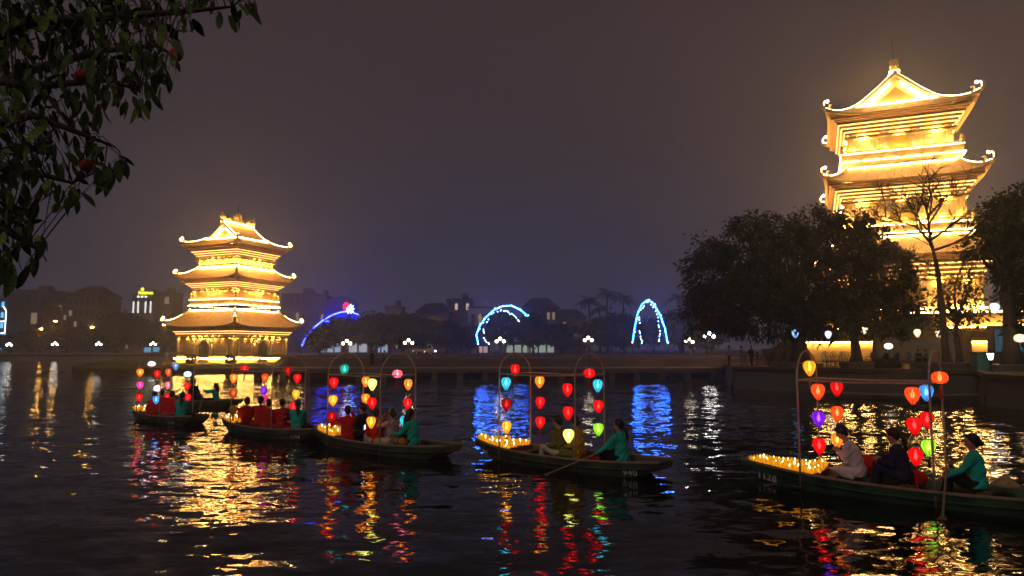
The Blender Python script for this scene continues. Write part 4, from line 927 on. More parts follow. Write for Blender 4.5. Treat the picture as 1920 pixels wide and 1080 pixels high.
tree(base, [(0, 0, -.1), pt(1772, 650), pt(1768, 600), pt(1762, 540), pt(1755, 490)], .26, .14, [], L_warm, .3, 1, 1, .1, 'tall bare-branched tree standing in front of the lit tower', name='bare_tree', limbs=li)
Y = 49.; base = at(1800, 690, Y); base.z = PZ
lb = [lob(1800, 560, 34, 40, Y, base), lob(1780, 600, 46, 30, Y, base), lob(1835, 575, 30, 34, Y, base), lob(1750, 575, 24, 30, Y, base), lob(1830, 520, 30, 24, Y, base), lob(1805, 480, 26, 18, Y, base)]
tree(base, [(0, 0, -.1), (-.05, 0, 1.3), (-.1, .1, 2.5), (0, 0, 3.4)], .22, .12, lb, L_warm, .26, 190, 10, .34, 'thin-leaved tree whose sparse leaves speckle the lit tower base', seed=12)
Y = 44.; base = at(1898, 692, Y); base.z = PZ
lb = [lob(1885, 410, 36, 38, Y, base), lob(1930, 400, 50, 50, Y, base), lob(1885, 465, 28, 26, Y, base), lob(1922, 545, 30, 50, Y, base), lob(1955, 500, 46, 70, Y, base), lob(1852, 440, 18, 12, Y, base), lob(1925, 610, 24, 26, Y, base), lob(1838, 470, 16, 10, Y, base), lob(1880, 520, 14, 12, Y, base)]
tree(base, [(0, 0, -.1), (0, 0, 1.6), (.1, .1, 3.6), (.05, 0, 6.)], .5, .28, lb, L_mid, .3, 950, 16, .32, 'dark leafy tree at the edge, right of the tower', seed=15)
# --- far trees, a few crowns shared
def far_crown(seed, lobes, n=420, leaf=.75, nl=11, sp=.55): return crown(lobes, leaf, n, nl, sp, 0, seed).mesh('crown', L_far)
FC_ = [far_crown(21, [((0, 0, 4.6), (3.2, 3, 2.4)), ((1.6, 0, 5.8), (2.2, 2, 1.8)), ((-1.8, 0, 5.4), (2.2, 2, 1.9)), ((0, 0, 6.8), (2., 1.8, 1.3))]), far_crown(22, [((0, 0, 5.2), (2.6, 2.6, 3.)), ((1.2, 0, 6.6), (1.9, 1.8, 1.9)), ((-1., 0, 4.2), (2.4, 2.2, 1.7))]),
       far_crown(23, [((0, 0, 4.4), (3.8, 3, 2.)), ((2.2, 0, 4.9), (2., 2, 1.6)), ((-2.4, 0, 4.7), (2., 2, 1.5)), ((.4, 0, 5.9), (2.4, 2, 1.2))])]
FT_ = trunk([(0, 0, 0), (.1, 0, 1.6), (0, .05, 3.2), (.1, 0, 4.4)], .22, .12, auto_limbs((0, 0, 3.), [((0, 0, 5), (2.5, 2, 1.6))], .22, 2, 5)).mesh('trunk', m_bark, True)
def far_tree(px, top, wpx, Y, label, kind, name='broadleaf_tree'):
    b = at(px, 665, Y); b.z = G; H = at(px, top, Y).z - G; hw = [3.6, 3.1, 4.5][kind]; hh = [8.2, 8.6, 7.2][kind]
    r = empty(name, b, rnd(0, 6)); sx = wpx / 2 * Y / F / hw; r.scale = (sx, sx, H / hh); tag(r, label, 'tree', 'trees along the far bank'); link('trunk', FT_, r); link('crown', FC_[kind], r)
ft = [(18, 628, 70, 205, 'low dark tree at the far left end of the bank'), (75, 622, 70, 203, 'low bushy tree beside the left street lamps'), (125, 618, 72, 206, 'rounded tree with a street lamp glowing over it'), (165, 612, 54, 200, 'small tree between two clustered lamps on the left bank'), (218, 592, 80, 208, 'large dark tree left of the small pagoda'), (262, 606, 60, 212, 'dark tree under the building with the yellow sign'), (308, 600, 60, 204, 'dark tree just left of the small pagoda roof corner'),
      (600, 618, 52, 135, 'small round tree right of the small pagoda'), (645, 596, 80, 150, 'dark spreading tree below the blue neon curve'), (705, 590, 95, 146, 'broad dark tree behind the two walkers'), (755, 592, 70, 160, 'dark tree left of the small truck'), (800, 600, 70, 165, 'hazy tree above the small truck'), (838, 604, 64, 150, 'rounded tree right of the small truck'), (880, 612, 50, 170, 'small hazy tree beside the first lattice arch'),
      (940, 586, 80, 140, 'dark round tree inside the first lattice arch'), (1000, 590, 70, 142, 'dark tree just right of the first lattice arch'), (1052, 610, 56, 160, 'small tree between the two arches'), (1085, 612, 72, 150, 'low rounded tree below the palms'), (1140, 598, 80, 165, 'hazy tree under the tall palms'), (1172, 592, 74, 148, 'dark tree left of the second lattice arch'), (1225, 600, 52, 170, 'pale tree seen through the second arch'), (1280, 585, 84, 150, 'dim tree right of the second lattice arch'), (1325, 600, 80, 130, 'dim tree before the big feathery tree')]
for k, (px, top, wpx, Yd, lab) in enumerate(ft): far_tree(px, top, wpx, Yd, lab, k % 3)
# palms
m_frond = M('palm_frond', (.045, .06, .03), .6, .3, 2., 0)
def palm_parts(seed):
    rg = random.Random(seed); m = MB()
    for k in range(16):
        a = 2 * math.pi * k / 16 + rg.uniform(-.15, .15); el = rg.uniform(-.1, 1.1); L = rg.uniform(2.8, 3.6); d = Vector((math.cos(a), math.sin(a), 0)); s = Vector((-d.y, d.x, 0)); prev = None
        for j in range(12):
            t = j / 11; c = d * (L * t * math.cos(el * (1 - t * .3))) + Vector((0, 0, L * t * math.sin(el) - 1.5 * L * .45 * t * t))
            if prev is not None:
                for q in (-1, 1):
                    w_ = (.75 * math.sin(math.pi * (t * .9 + .08))); o = [prev, c, c + s * q * w_ + d * .25 - Vector((0, 0, .3 * w_)), prev + s * q * w_ * .9 + d * .15 - Vector((0, 0, .3 * w_))]
                    m.add([o[0], o[0].lerp(o[1], .45), o[2].lerp(o[3], .35), o[3]], [(0, 1, 2, 3)])
            prev = c
    return m.mesh('frond_crown', m_frond)
PF = [palm_parts(31), palm_parts(32)]; PT = MB().tube([(0, 0, 0), (.15, 0, 3), (.1, .1, 6), (0, 0, 10)], [.3, .22, .2, .17], 8).mesh('trunk', m_bark, True)
for k, (px, top, Yd, lab) in enumerate(((1105, 552, 178, 'lower palm left in the palm group'), (1140, 538, 182, 'tallest palm of the group between the arches'), (1170, 548, 186, 'palm on the right side of the palm group'), (1125, 566, 190, 'shorter hazy palm behind the palm group'), (1275, 545, 170, 'palm rising behind the second arch'), (1300, 556, 174, 'palm half hidden by the feathery tree'))):
    b = at(px, 662, Yd); b.z = G; H = at(px, top, Yd).z - G; r = empty('palm_tree', b, rnd(0, 6)); tag(r, lab, 'palm', 'palms behind the far bank')
    t = link('trunk', PT, r); t.scale = (1.2, 1.2, (H - 1.5) / 10); c = link('frond_crown', PF[k % 2], r, (0, 0, H - 1.5)); c.scale = (1.35,) * 3
# clipped shrubs on the island
for px, lab in ((357, 'clipped ball shrub near the left corner of the small pagoda'), (431, 'clipped ball shrub before the middle corner of the small pagoda')):
    b = at(px, 686, 95); b.z = .85; r = empty('ball_shrub', b); tag(r, lab, 'shrub', 'clipped shrubs'); crown([((0, 0, .75), (.62, .62, .6))], .2, 120, 9, .1, 0, 41).build('foliage', L_dark, r); MB().tube([(0, 0, -.05), (0, 0, .6)], .06, 6).build('stem', m_bark, r)
# --- overhanging tree top left, near the viewer
m_leafn = M('near_leaf', (.13, .17, .025), .5, .5, 9., .2, spec=.2); m_leafd = M('near_leaf_dark', (.055, .085, .018), .5, .5, 9., .2, spec=.2)
ot = empty('overhanging_tree', (-6.5, 5.0, 0)); tag(ot, 'dark leafy branches overhanging the upper left corner', 'tree'); OB = Vector((-6.5, 5., 0))
def near_pt(px, py, Yd): return at(px, py, Yd) - OB
MB().tube([(0, 0, -1.5), (.05, 0, 1), (-.05, .1, 3), (.1, 0, 5), (.3, 0, 7)], [.42, .34, .3, .26, .2], 12).build('trunk', m_bark, ot, True)
NB = [[(-420, 300), (-150, 120), (60, 40), (230, 30), (360, 20), (440, 12)], [(-420, 330), (-120, 200), (60, 130), (190, 95), (290, 85), (330, 105)], [(-420, 400), (-100, 260), (60, 215), (150, 250), (215, 275)], [(-420, 420), (-100, 330), (20, 310), (90, 330), (140, 345)], [(-420, 520), (-100, 440), (10, 430), (50, 455), (75, 470)], [(-420, 300), (-100, 20), (100, -40), (300, -30), (420, -10)], [(-300, 250), (-60, 150), (80, 160), (200, 150), (265, 170)]]
tips = []
for k, bp in enumerate(NB):
    Yd = 4.6 + .35 * ((k * 3) % 4); pts = [near_pt(x, y, Yd + .05 * i) for i, (x, y) in enumerate(bp)]; N = len(pts)
    MB().tube(pts, [.06 - .052 * i / (N - 1) for i in range(N)], 7).build('branch', m_bark, ot, True)
    for i in range(1, N - 1):
        for j in range(7):
            t = (j + .5) / 7; tips.append((pts[i].lerp(pts[i + 1], t), i / (N - 1)))
def leaf_mesh(seed, mat):
    rg = random.Random(seed); m = MB(); n = 6; v, f = [], []; cv = rg.uniform(.05, .25); fold = rg.uniform(.1, .35)
    for i in range(n + 1):
        t = i / n; w_ = .19 * math.sin(math.pi * min(1, t * .93 + .06)) ** .8; z = -cv * t * t; v += [(t, -w_, z + w_ * fold), (t, 0, z), (t, w_, z + w_ * fold)]
    for i in range(n): a = i * 3; f += [(a, a + 3, a + 4, a + 1), (a + 1, a + 4, a + 5, a + 2)]
    m.add(v, f); return m.mesh('leaf', mat, True)
LF = [leaf_mesh(50 + k, (m_leafn, m_leafd, m_leafd)[k % 3]) for k in range(6)]
rl = random.Random(77); POLY = [(-60, -60), (480, -60), (475, 30), (440, 45), (415, 25), (375, 25), (345, 60), (330, 105), (322, 150), (275, 200), (240, 205), (215, 175), (160, 240), (250, 300), (210, 330), (165, 365), (120, 385), (90, 365), (50, 395), (92, 460), (60, 500), (20, 520), (-60, 520)]
def inside(x, y):
    c = False; j = len(POLY) - 1
    for i in range(len(POLY)):
        a, b = POLY[i], POLY[j]
        if (a[1] > y) != (b[1] > y) and x < (b[0] - a[0]) * (y - a[1]) / (b[1] - a[1]) + a[0]: c = not c
        j = i
    return c
def leaf_xf(pos, d, s):
    d = d.normalized(); sd = d.cross(Vector((rl.gauss(0, .5), rl.gauss(0, .5), 1))).normalized(); u = sd.cross(d)
    return Matrix(((d.x * s, -sd.x * s, u.x * s, pos.x), (d.y * s, -sd.y * s, u.y * s, pos.y), (d.z * s, -sd.z * s, u.z * s, pos.z), (0, 0, 0, 1)))
cand = []
while len(cand) < 1120:
    x, y = rl.uniform(-60, 480), rl.uniform(-60, 520)
    if not inside(x, y): continue
    if 95 < x < 160 and 228 < y < 262 and rl.random() < .6: continue
    if rl.random() < .25 * (x / 400) ** 2: continue
    cand.append((x, y, rl.uniform(4.3, 6.3)))
cand.sort(key=lambda c: c[2]); stuff_v, stuff_f = [], []; tw_ = MB()
for k, (x, y, Yd) in enumerate(cand):
    pos = near_pt(x, y, Yd); tp = min(tips, key=lambda t: (t[0] - pos).length_squared)[0]; out = (pos - tp); d = out.normalized() * .5 + Vector((rl.gauss(.1, .35), rl.gauss(0, .3), rl.uniform(-1.15, -.1))); s = rl.uniform(.095, .175); X = leaf_xf(pos, d, s)
    if rl.random() < .45: tw_.tube([tp, tp.lerp(pos, .55) + Vector((0, 0, .03)), pos], [.006, .004, .002], 4)
    if k < 295: o = link('leaf', LF[k % 6], ot); o.matrix_local = X
    else:
        me = LF[k % 6]; b0 = len(stuff_v); stuff_v += [X @ q.co for q in me.vertices]; stuff_f += [tuple(i + b0 for i in p.vertices) for p in me.polygons]
fo = MB().add(stuff_v, stuff_f).build('foliage', m_leafd, ot, True); fo['kind'] = 'stuff'
tw_.build('twigs', m_bark, ot)['kind'] = 'stuff'
for px, py, lab in ((330, 103, 'dim red ball lantern at the end of the overhanging branches'), (153, 143, 'small dim red ball among leaves near the upper left'), (162, 310, 'dim dark-red ball in the lower cluster of overhanging leaves')):
    p = at(px, py, 5.2); r = empty('red_ball', p); tag(r, lab, 'lantern', 'dim balls in the overhanging tree'); MB().lathe([(.006, -.05), (.035, -.04), (.052, -.012), (.052, .012), (.035, .04), (.006, .05)], 12).build('shade', M('dim_red_silk', (.5, .03, .02), .7), r, True); MB().tube([(0, 0, .05), (0, 0, .3)], .003, 4).build('cord', m_black, r)
# ================================================================== FAR BANK: buildings, lamps, neon, truck, people
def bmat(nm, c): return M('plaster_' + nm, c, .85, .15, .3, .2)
m_glass = M('dark_glass', (.03, .035, .05), .15, .3, .5, 0, spec=.6); m_roofd = M('dark_roof', (.06, .045, .045), .8, .3, .6)
def windows(root, x0, x1, z0, z1, nx, nz, y, mat=None, ww=.55, wh=.6, lit=None, lit_set=()):
    dx, dz = (x1 - x0) / nx, (z1 - z0) / nz; i = 0
    for b in range(nz):
        for a in range(nx):
            cx, cz = x0 + dx * (a + .5), z0 + dz * (b + .5)
            f = MB().box((cx, y - .06, cz), (dx * ww + .24, .12, dz * wh + .24)).build('window', mat or bmat('frame', (.14, .13, .12)), root)
            MB().box((cx, y - .14, cz), (dx * ww, .06, dz * wh)).build('pane', lit if (lit and i in lit_set) else m_glass, f); i += 1
def building(px0, px1, ytop, Y, label, wallm, roof='flat', depth=14, nx=5, nz=4, ridge=3., name='building', lit=None, lit_set=(), zb=G):
    a, b = at(px0, ytop, Y), at(px1, ytop, Y); W = b.x - a.x; H = a.z - zb - (ridge if roof != 'flat' else 0)
    r = empty(name, ((a.x + b.x) / 2, Y, zb), 0); tag(r, label, 'building', 'buildings on the far bank')
    MB().box((0, depth / 2, H / 2), (W, depth, H)).build('wall', wallm, r)
    if roof == 'flat':
        MB().box((0, depth / 2, H + .2), (W + .5, depth + .5, .4)).build('cornice', m_roofd, r); MB().box((W * .2, depth * .4, H + 1.4), (W * .25, 4, 2.)).build('roof_hut', wallm, r)
    else:
        e = .9; hw, hd = W / 2 + e, depth / 2 + e; k = hw * (.45 if roof == 'hip' else 1.)
        MB().add([(-hw, -e, H), (hw, -e, H), (hw, depth + e, H), (-hw, depth + e, H), (-k, depth / 2, H + ridge), (k, depth / 2, H + ridge)], [(0, 1, 5, 4), (1, 2, 5), (2, 3, 4, 5), (3, 0, 4), (3, 2, 1, 0)]).build('roof', m_roofd, r)
    for j in range(1, nz): MB().box((0, -.1, H * j / nz), (W + .1, .3, .18)).build('string_course', wallm, r)
    rw = random.Random(int(px0) + 5); ls = set(lit_set) or {rw.randrange(nx * nz) for _ in range(2)}
    windows(r, -W / 2 + .4, W / 2 - .4, .2, H - .2, nx, nz, 0, None, .5, .5, lit or E('window_dim', (1, .7, .42), .3), ls); return r
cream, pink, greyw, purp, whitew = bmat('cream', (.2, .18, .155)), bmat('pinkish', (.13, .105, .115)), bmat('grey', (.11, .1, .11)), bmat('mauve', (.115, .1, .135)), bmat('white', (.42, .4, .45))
wl_ = E('window_warm', (1, .75, .45), .8); wb_ = E('window_blue', (.1, .45, 1.), 2.5)
building(128, 184, 533, 262, 'cream hotel with hipped roof seen far off on the left', cream, 'hip', 16, 5, 5, 4.5)
building(88, 132, 548, 268, 'cream hotel wing with a lower hipped roof', cream, 'hip', 14, 4, 5, 4.)
building(16, 92, 545, 280, 'dark flat-roofed block beyond the left bank', pink, 'flat', 14, 5, 5)
building(20, 80, 575, 250, 'blank mauve wall block right of the blue-lit building', purp, 'flat', 10, 2, 2)
bl_ = building(-40, 14, 560, 235, 'building outlined with blue and white lights at the left edge', greyw, 'flat', 12, 5, 5, lit=wb_, lit_set=tuple(range(3, 25)))
W_ = (at(14, 560, 235).x - at(-40, 560, 235).x) / 2
for z in (6.5, 10.5): MB().box((0, -.5, z), (2 * W_ + .3, .2, .3)).build('light_strip', E('led_cool', (.75, .9, 1), 6), bl_)
MB().tube([(W_ + .2, -.5, 1.5), (W_ + .2, -.5, 14.), (W_ - .8, -.5, 15.5)], .18, 6).build('light_strip', MATS['led_cool'], bl_)
building(172, 252, 585, 232, 'low house with dark pitched roof before the yellow sign', pink, 'hip', 12, 4, 2, 3.5)
sg = building(248, 288, 553, 300, 'pale tower block carrying a yellow roof sign', greyw, 'flat', 12, 3, 5)
building(288, 324, 549, 306, 'plain grey block right of the yellow roof sign', greyw, 'flat', 10, 2, 4)
for xo in (-3.6, -1.6, 1.6, 3.8): MB().box((xo, -.5, at(0, 576, 300).z - G), (.55, .3, 5.)).build('facade_light', E('facade_white', (1, 1, .95), 1.6), sg)
for xo in (-1.6, 0, 1.6): MB().ball((xo, -.6, at(0, 556, 300).z - G), .5, 8, 6).build('spot_lamp', E('spot_white', (1, 1, .9), 3.), sg)
sn = empty('roof_sign', (at(273, 546, 298).x, 298, at(273, 552, 298).z)); tag(sn, 'glowing yellow letters with a small crown on the rooftop', 'sign'); my = E('sign_yellow', (.85, .9, .02), 4.)
MB().box((0, .2, -.4), (6.6, .3, .4)).build('rail', m_roofd, sn)
rs = random.Random(9)
for k in range(9):
    hh = 1.5 if k in (0, 2) else 1.1; x = -2.9 + k * .72; g_ = MB().box((x, 0, hh / 2), (.16, .2, hh)); 
    g_.box((x + .2, 0, hh * rs.choice((.1, .5, .92))), (.3, .2, .17)); g_.box((x + .38, 0, hh * rs.choice((.3, .5, .7))), (.14, .2, hh * .6)); g_.build('letter', my, sn)
MB().prism([(-1.9, -.1, 1.7), (-.9, -.1, 1.7), (-.7, -.1, 2.7), (-1.15, -.1, 2.2), (-1.4, -.1, 3.), (-1.65, -.1, 2.2), (-2.1, -.1, 2.7)], (0, .2, 0)).build('crown_emblem', my, sn)
building(528, 590, 552, 240, 'mauve flat-roofed block behind the small pagoda', purp, 'flat', 12, 5, 4)
bb = building(588, 612, 556, 236, 'narrow mauve block left of the blue billboard', purp, 'flat', 10, 2, 4)
# blue-lit rounded board
q = at(640, 556, 200); r = empty('rounded_billboard', (q.x, 200, G)); tag(r, 'dark rounded roof board glowing deep blue behind the neon curve', 'billboard'); H = q.z - G
bw = 32 * 200 / F
MB().prism([(-bw, 0, H - 7), (bw, 0, H - 7), (bw, 0, H - 2)] + [(bw * math.cos(a), 0, H - 2.4 + 2.4 * math.sin(a)) for a in [math.pi * k / 10 for k in range(1, 10)]] + [(-bw, 0, H - 2)], (0, 1., 0)).build('board', M('board_blue', (.05, .05, .2), .7), r)
for s in (-1, 1): MB().tube([(s * bw * .7, .5, -.1), (s * bw * .7, .5, H - 6)], .2, 6).build('post', m_roofd, r)
MB().box((0, -.5, H - 7.2), (2 * bw - 1, .35, .35)).build('blue_tube', E('neon_deep_blue', (.004, .008, 1.), 150), r)
building(722, 752, 576, 230, 'small dark block with a roof hut above the trees', purp, 'flat', 9, 3, 3)
building(752, 785, 588, 225, 'low pale-walled house beyond the broad dark tree', greyw, 'hip', 9, 3, 2, 2.)
building(782, 842, 566, 235, 'dark-roofed house left of the pale villa', pink, 'hip', 12, 5, 3, 3.5)
building(838, 884, 562, 245, 'tall dark house with two lit balcony lamps', purp, 'flat', 12, 4, 4, lit=wl_, lit_set=(13, 15))
building(878, 922, 578, 190, 'pale villa with square balcony openings by the first arch', whitew, 'flat', 9, 3, 2)
building(982, 1045, 556, 215, 'pavilion hall with dark hipped roof behind the first arch', purp, 'hip', 14, 6, 3, 3.6)
building(1040, 1098, 578, 235, 'long low house left of the palms', purp, 'hip', 12, 5, 2, 3.)
# lit shop fronts under the trees
def shop(px0, px1, y0, y1, Y, em, label):
    a, b = at(px0, y1, Y), at(px1, y0, Y); r = empty('shop_front', ((a.x + b.x) / 2, Y, G)); W = b.x - a.x; H = b.z - G; tag(r, label, 'shop', 'lit shop fronts')
    MB().box((0, 2, H / 2 + .3), (W + .6, 3.6, H + .6)).build('wall', greyw, r); k = max(2, int(W / 1.8))
    for i in range(k): MB().box((-W / 2 + W * (i + .5) / k, .12, H * .5), (W / k * .8, .1, H * .8)).build('lit_window', em, r)
    MB().box((0, -.5, H + .2), (W + .6, 1.2, .15)).build('awning', m_roofd, r)
sw, sbl = E('shop_cool', (.55, .72, 1.), .55), E('shop_white', (.8, .85, 1.), .5)
shop(598, 640, 640, 660, 175, sw, 'cool-lit shop front behind the small round tree'); shop(652, 690, 642, 660, 178, sbl, 'lit shop front left of the two walkers'); shop(700, 728, 644, 660, 180, sw, 'short lit shop front above the two walkers'); shop(896, 915, 648, 659, 170, E('shop_pink', (1, .6, .7), .5), 'pinkish lit front at the foot of the first arch'); shop(948, 1040, 645, 659, 172, E('shop_green', (.75, .9, .7), .4), 'long pale-lit market stall right of the first arch'); shop(268, 300, 650, 662, 205, E('shop_teal', (.15, .5, .75), .8), 'teal-lit kiosk left of the small pagoda')
# ---- neon
nb, nw = E('neon_blue', (.008, .10, 1.), 90), E('neon_white', (.3, .58, 1.), 20)
def lattice_arch(pts, Y, wide, label):
    P = [at(x, y, Y) for x, y in pts]; b = P[0].copy(); r = empty('light_arch', b); tag(r, label, 'light arch', 'neon light arches')
    Q = []
    for i in range(len(P) - 1):
        for k in range(4): Q.append(P[i].lerp(P[i + 1], k / 4) - b)
    Q.append(P[-1] - b); N = len(Q); c = sum(Q, Vector()) / N; c.z = min(q.z for q in Q)
    inn = [q + (c - q).normalized() * (wide * (.3 + 1.1 * abs(i / (N - 1) - .5) * 2)) for i, q in enumerate(Q)]
    MB().tube(Q, .085, 6).build('outer_tube', nb, r); MB().tube(inn, .08, 5).build('inner_tube', M('dark_metal', (.05, .05, .05), .5), r)
    zz = MB()
    for i in range(N - 1): zz.tube([Q[i], inn[i + 1]], .04, 4); zz.tube([inn[i], Q[i + 1]], .04, 4)
    zz.build('lattice', M('dark_metal', (.05, .05, .05), .5), r)
    rg = random.Random(3)
    lm_ = MB().ball((0, 0, 0), .09, 6, 4).mesh('bulb', nw)
    for i in range(0, N, 1):
        for q in (Q[i], inn[i]): 
            if rg.random() < .75: link('bulb', lm_, r, q + Vector((rg.gauss(0, .1), -.22, rg.gauss(0, .1))))
    for e in (0, -1):
        z0 = G - b.z; MB().tube([Q[e], (Q[e].x, Q[e].y, z0)], .14, 6).build('foot', M('dark_metal', (.05, .05, .05), .5), r)
lattice_arch([(897, 645), (893, 628), (899, 612), (910, 596), (925, 582), (942, 574), (958, 573), (975, 580), (990, 593)], 128, 1.4, 'blue-white lattice light arch springing from behind the dark round tree')
lattice_arch([(1186, 642), (1190, 615), (1195, 590), (1204, 570), (1215, 562), (1226, 570), (1238, 592), (1247, 616), (1252, 644)], 128, 1.2, 'complete pointed light arch glowing blue between the palms and feathery tree')
nc_ = [at(x, y, 150) for x, y in ((566, 648), (575, 630), (590, 613), (605, 601), (622, 591), (640, 585), (656, 584), (672, 590))]; b = nc_[0].copy()
r = empty('neon_curve', b); tag(r, 'curved blue-white neon line with star and red oval right of the small pagoda', 'neon sign')
MB().tube([p - b for p in nc_], .13, 6).build('tube', E('neon_violet', (.02, .03, 1.), 42), r); p = at(655, 579, 150) - b
st = MB()
for k in range(5): a = k * math.pi / 5; d = Vector((math.cos(a), 0, math.sin(a))); st.tube([p - d * 1.1, p, p + d * 1.1], [.04, .22, .04], 5)
st.build('star', nw, r); ov = at(649, 575, 150) - b; MB().lathe([(.1, -.12), (.78, -.1), (.78, .1), (.1, .12)], 16, (0, 0, 0), Matrix.Translation(ov) @ Matrix.Rotation(math.pi / 2, 4, 'X') @ Matrix.Diagonal((.9, 1.25, 1, 1))).build('red_oval', E('neon_red', (1, .01, .08), 2.2), r)
MB().tube([nc_[0] - b, (nc_[0].x - b.x, nc_[0].y - b.y, G - b.z)], .2, 6).build('foot', M('dark_metal', (.05, .05, .05), .5), r)
# ---- street lamps
def cluster_lamp(px, py, Y, label, em, zb=G):
    p = at(px, py, Y); r = empty('street_lamp', (p.x, Y, zb)); tag(r, label, 'street lamp', 'cluster lamps along the far bank'); H = p.z - zb
    MB().lathe([(.22, -.05), (.2, .3), (.08, .5), (.06, H - .4), (.09, H - .35), (.05, H)], 8).build('post', M('dark_metal', (.05, .05, .05), .5), r)
    gm = MB().ball((0, 0, 0), .24, 10, 8).mesh('globe', em); am = MB()
    for dx, dz in ((-.6, 0), (0, .45), (.6, 0)):
        am.tube([(0, 0, H - .6), (dx * .6, 0, H - .35), (dx, 0, H + dz - .2)], .03, 5); link('globe', gm, r, (dx, 0, H + dz))
    am.build('arms', M('dark_metal', (.05, .05, .05), .5), r)
lwh, lwm, lor = E('lamp_white', (1, .95, .9), 26), E('lamp_warm', (1, .85, .6), 20), E('lamp_orange', (1, .45, .08), 160)
for px, py, Yd, em, lab in ((17, 647, 185, lwh, 'clustered white lamp at the far left of the bank'), (103, 646, 185, lwh, 'clustered white lamp second along the left bank'), (185, 646, 185, lwh, 'clustered white lamp third along the left bank'), (287, 646, 185, lwh, 'clustered lamp close to the left of the small pagoda'), (650, 644, 115, lwm, 'clustered lamp above the left end of the causeway'), (766, 643, 115, lwm, 'clustered lamp left of the small truck'), (938, 640, 115, lwm, 'clustered lamp beneath the first light arch'), (1103, 638, 118, lwm, 'yellowish lamp below the palms'), (1292, 641, 116, lwm, 'small dim lamp right of the second light arch'), (1330, 631, 100, lwh, 'white lamp seen before the feathery tree')): cluster_lamp(px, py, Yd, lab, em)
def road_lamp(px, py, Y, label):
    p = at(px, py, Y); r = empty('road_lamp', (p.x, Y, G)); tag(r, label, 'street lamp', 'orange road lamps'); H = p.z - G
    MB().tube([(-1, 0, -.05), (-1, 0, H * .7), (-.9, 0, H - .2), (0, 0, H + .15)], [.12, .09, .07, .05], 7).build('post', M('dark_metal', (.05, .05, .05), .5), r); MB().ball((0, 0, H), (.5, .3, .18), 8, 6).build('lamp_head', lor, r)
for px, py, lab in ((104, 602, 'highest orange road lamp among the left trees'), (77, 617, 'orange road lamp over the bushy tree on the left'), (173, 614, 'orange road lamp before the low dark-roofed house'), (308, 609, 'orange road lamp by the small pagoda roof corner')): road_lamp(px, py, 199, lab)
# ---- small truck on the road
q = at(795, 661, 104); tr = empty('pickup_truck', (q.x, 104, G + .12)); tag(tr, 'small white flatbed truck on the far road', 'truck'); tw_m = M('truck_white', (.6, .58, .54), .4, .1, 1., 0, spec=.5)
cab = MB().prism([(.55, -.75, .35), (1.65, -.75, .35), (1.68, -.75, .85), (1.3, -.75, 1.0), (1.05, -.75, 1.6), (.55, -.75, 1.62)], (0, 1.5, 0)).build('cab', tw_m, tr)
MB().box((1.08 - .22, -.76, 1.25), (.42, .02, .42)).build('side_window', m_glass, cab); MB().box((-.55, 0, .62), (2.1, 1.5, .12)).build('flatbed', tw_m, tr)
for s in (-1, 1): MB().box((-.55, s * .74, .78), (2.1, .05, .28)).build('bed_side', tw_m, tr)
for x in (1.1, -1.0):
    for s in (-1, 1):
        MM = Matrix.Translation((x, s * .68, .28)) @ Matrix.Rotation(math.pi / 2, 4, 'X'); wh = MB().lathe([(.28, -.09), (.28, .09)], 16, (0, 0, 0), MM).build('wheel', M('tyre', (.02, .02, .02), .9), tr); MB().lathe([(.15, -.1), (.15, .1)], 12, (0, 0, 0), MM).build('rim', tw_m, wh)
for s in (-1, 1): MB().ball((1.68, s * .55, .62), .1, 8, 6).build('headlight', E('headlight', (1, .95, .85), 12), tr)
MB().ball((-1.55, -.72, .6), .06, 6, 5).build('marker_light', E('marker', (1, .5, .05), 8), tr); MB().ball((.2, -.78, .5), .06, 6, 5).build('marker_light', MATS['marker'], tr)
# ---- people walking on the banks
def walker(px, pyf, Y, z, rz, top, pants, label, h=1.65, **k):
    p = at(px, pyf, Y); return person((p.x, Y, z), rz, top, pants, label, .05, .05, 0, ((.12, .22, -.0), (.1, -.24, .02)), 'stand', k.get('hair', 'short'), .05, False, h / 1.69, 'people on the banks')
walker(697, 685, 73, 1.1, 1.2, 'black', 'black', 'dark figure, left of the two walking on the causeway'); walker(721, 685, 73, 1.1, 2.6, 'grey', 'black', 'figure in grey, right of the two on the causeway')
walker(1367, 687, 56, PZ, -.4, 'beige', 'black', 'person in a pale shirt standing where causeway meets promenade'); walker(1391, 684, 58, PZ, 2.4, 'beige', 'khaki', 'person in pale clothes leaning by the cafe chairs', hair='bun'); walker(1409, 684, 59, PZ, -1.2, 'black', 'black', 'dark-clothed person standing behind the cafe chairs')
# ================================================================== PROMENADE: cafe, lanterns, lamp, bin
m_iron = M('wrought_iron', (.03, .025, .022), .5, .2, 5., 0, spec=.4)
def chair_proto():
    r = empty('cafe_chair')
    MB().lathe([(.2, .43), (.21, .45), (.2, .47)], 14).build('seat', m_iron, r)
    for a in (45, 135, 225, 315): c, s = math.cos(R(a)), math.sin(R(a)); MB().tube([(c * .17, s * .17, .44), (c * .19, s * .19, .2), (c * .23, s * .23, 0)], .016, 5).build('leg', m_iron, r)
    bk = MB().tube([(-.2 - .05 * (math.sin(a) + 1) / 2, .21 * math.cos(a), .76 + .25 * math.sin(a)) for a in [2 * math.pi * k / 18 for k in range(18)]], .02, 5, closed=True)
    for t in (-.1, 0, .1): bk.tube([(-.2, t, .53), (-.23, -t * .5, .76), (-.25, t, .98)], .012, 4)
    bk.tube([(-.22, .08 * math.cos(a), .76 + .09 * math.sin(a)) for a in [2 * math.pi * k / 12 for k in range(12)]], .014, 4, closed=True); bk.build('backrest', m_iron, r)
    for s in (-1, 1): MB().tube([(-.2, s * .18, .7), (.02, s * .24, .68), (.14, s * .22, .6), (.12, s * .18, .45)], .015, 5).build('armrest', m_iron, r)
    return r
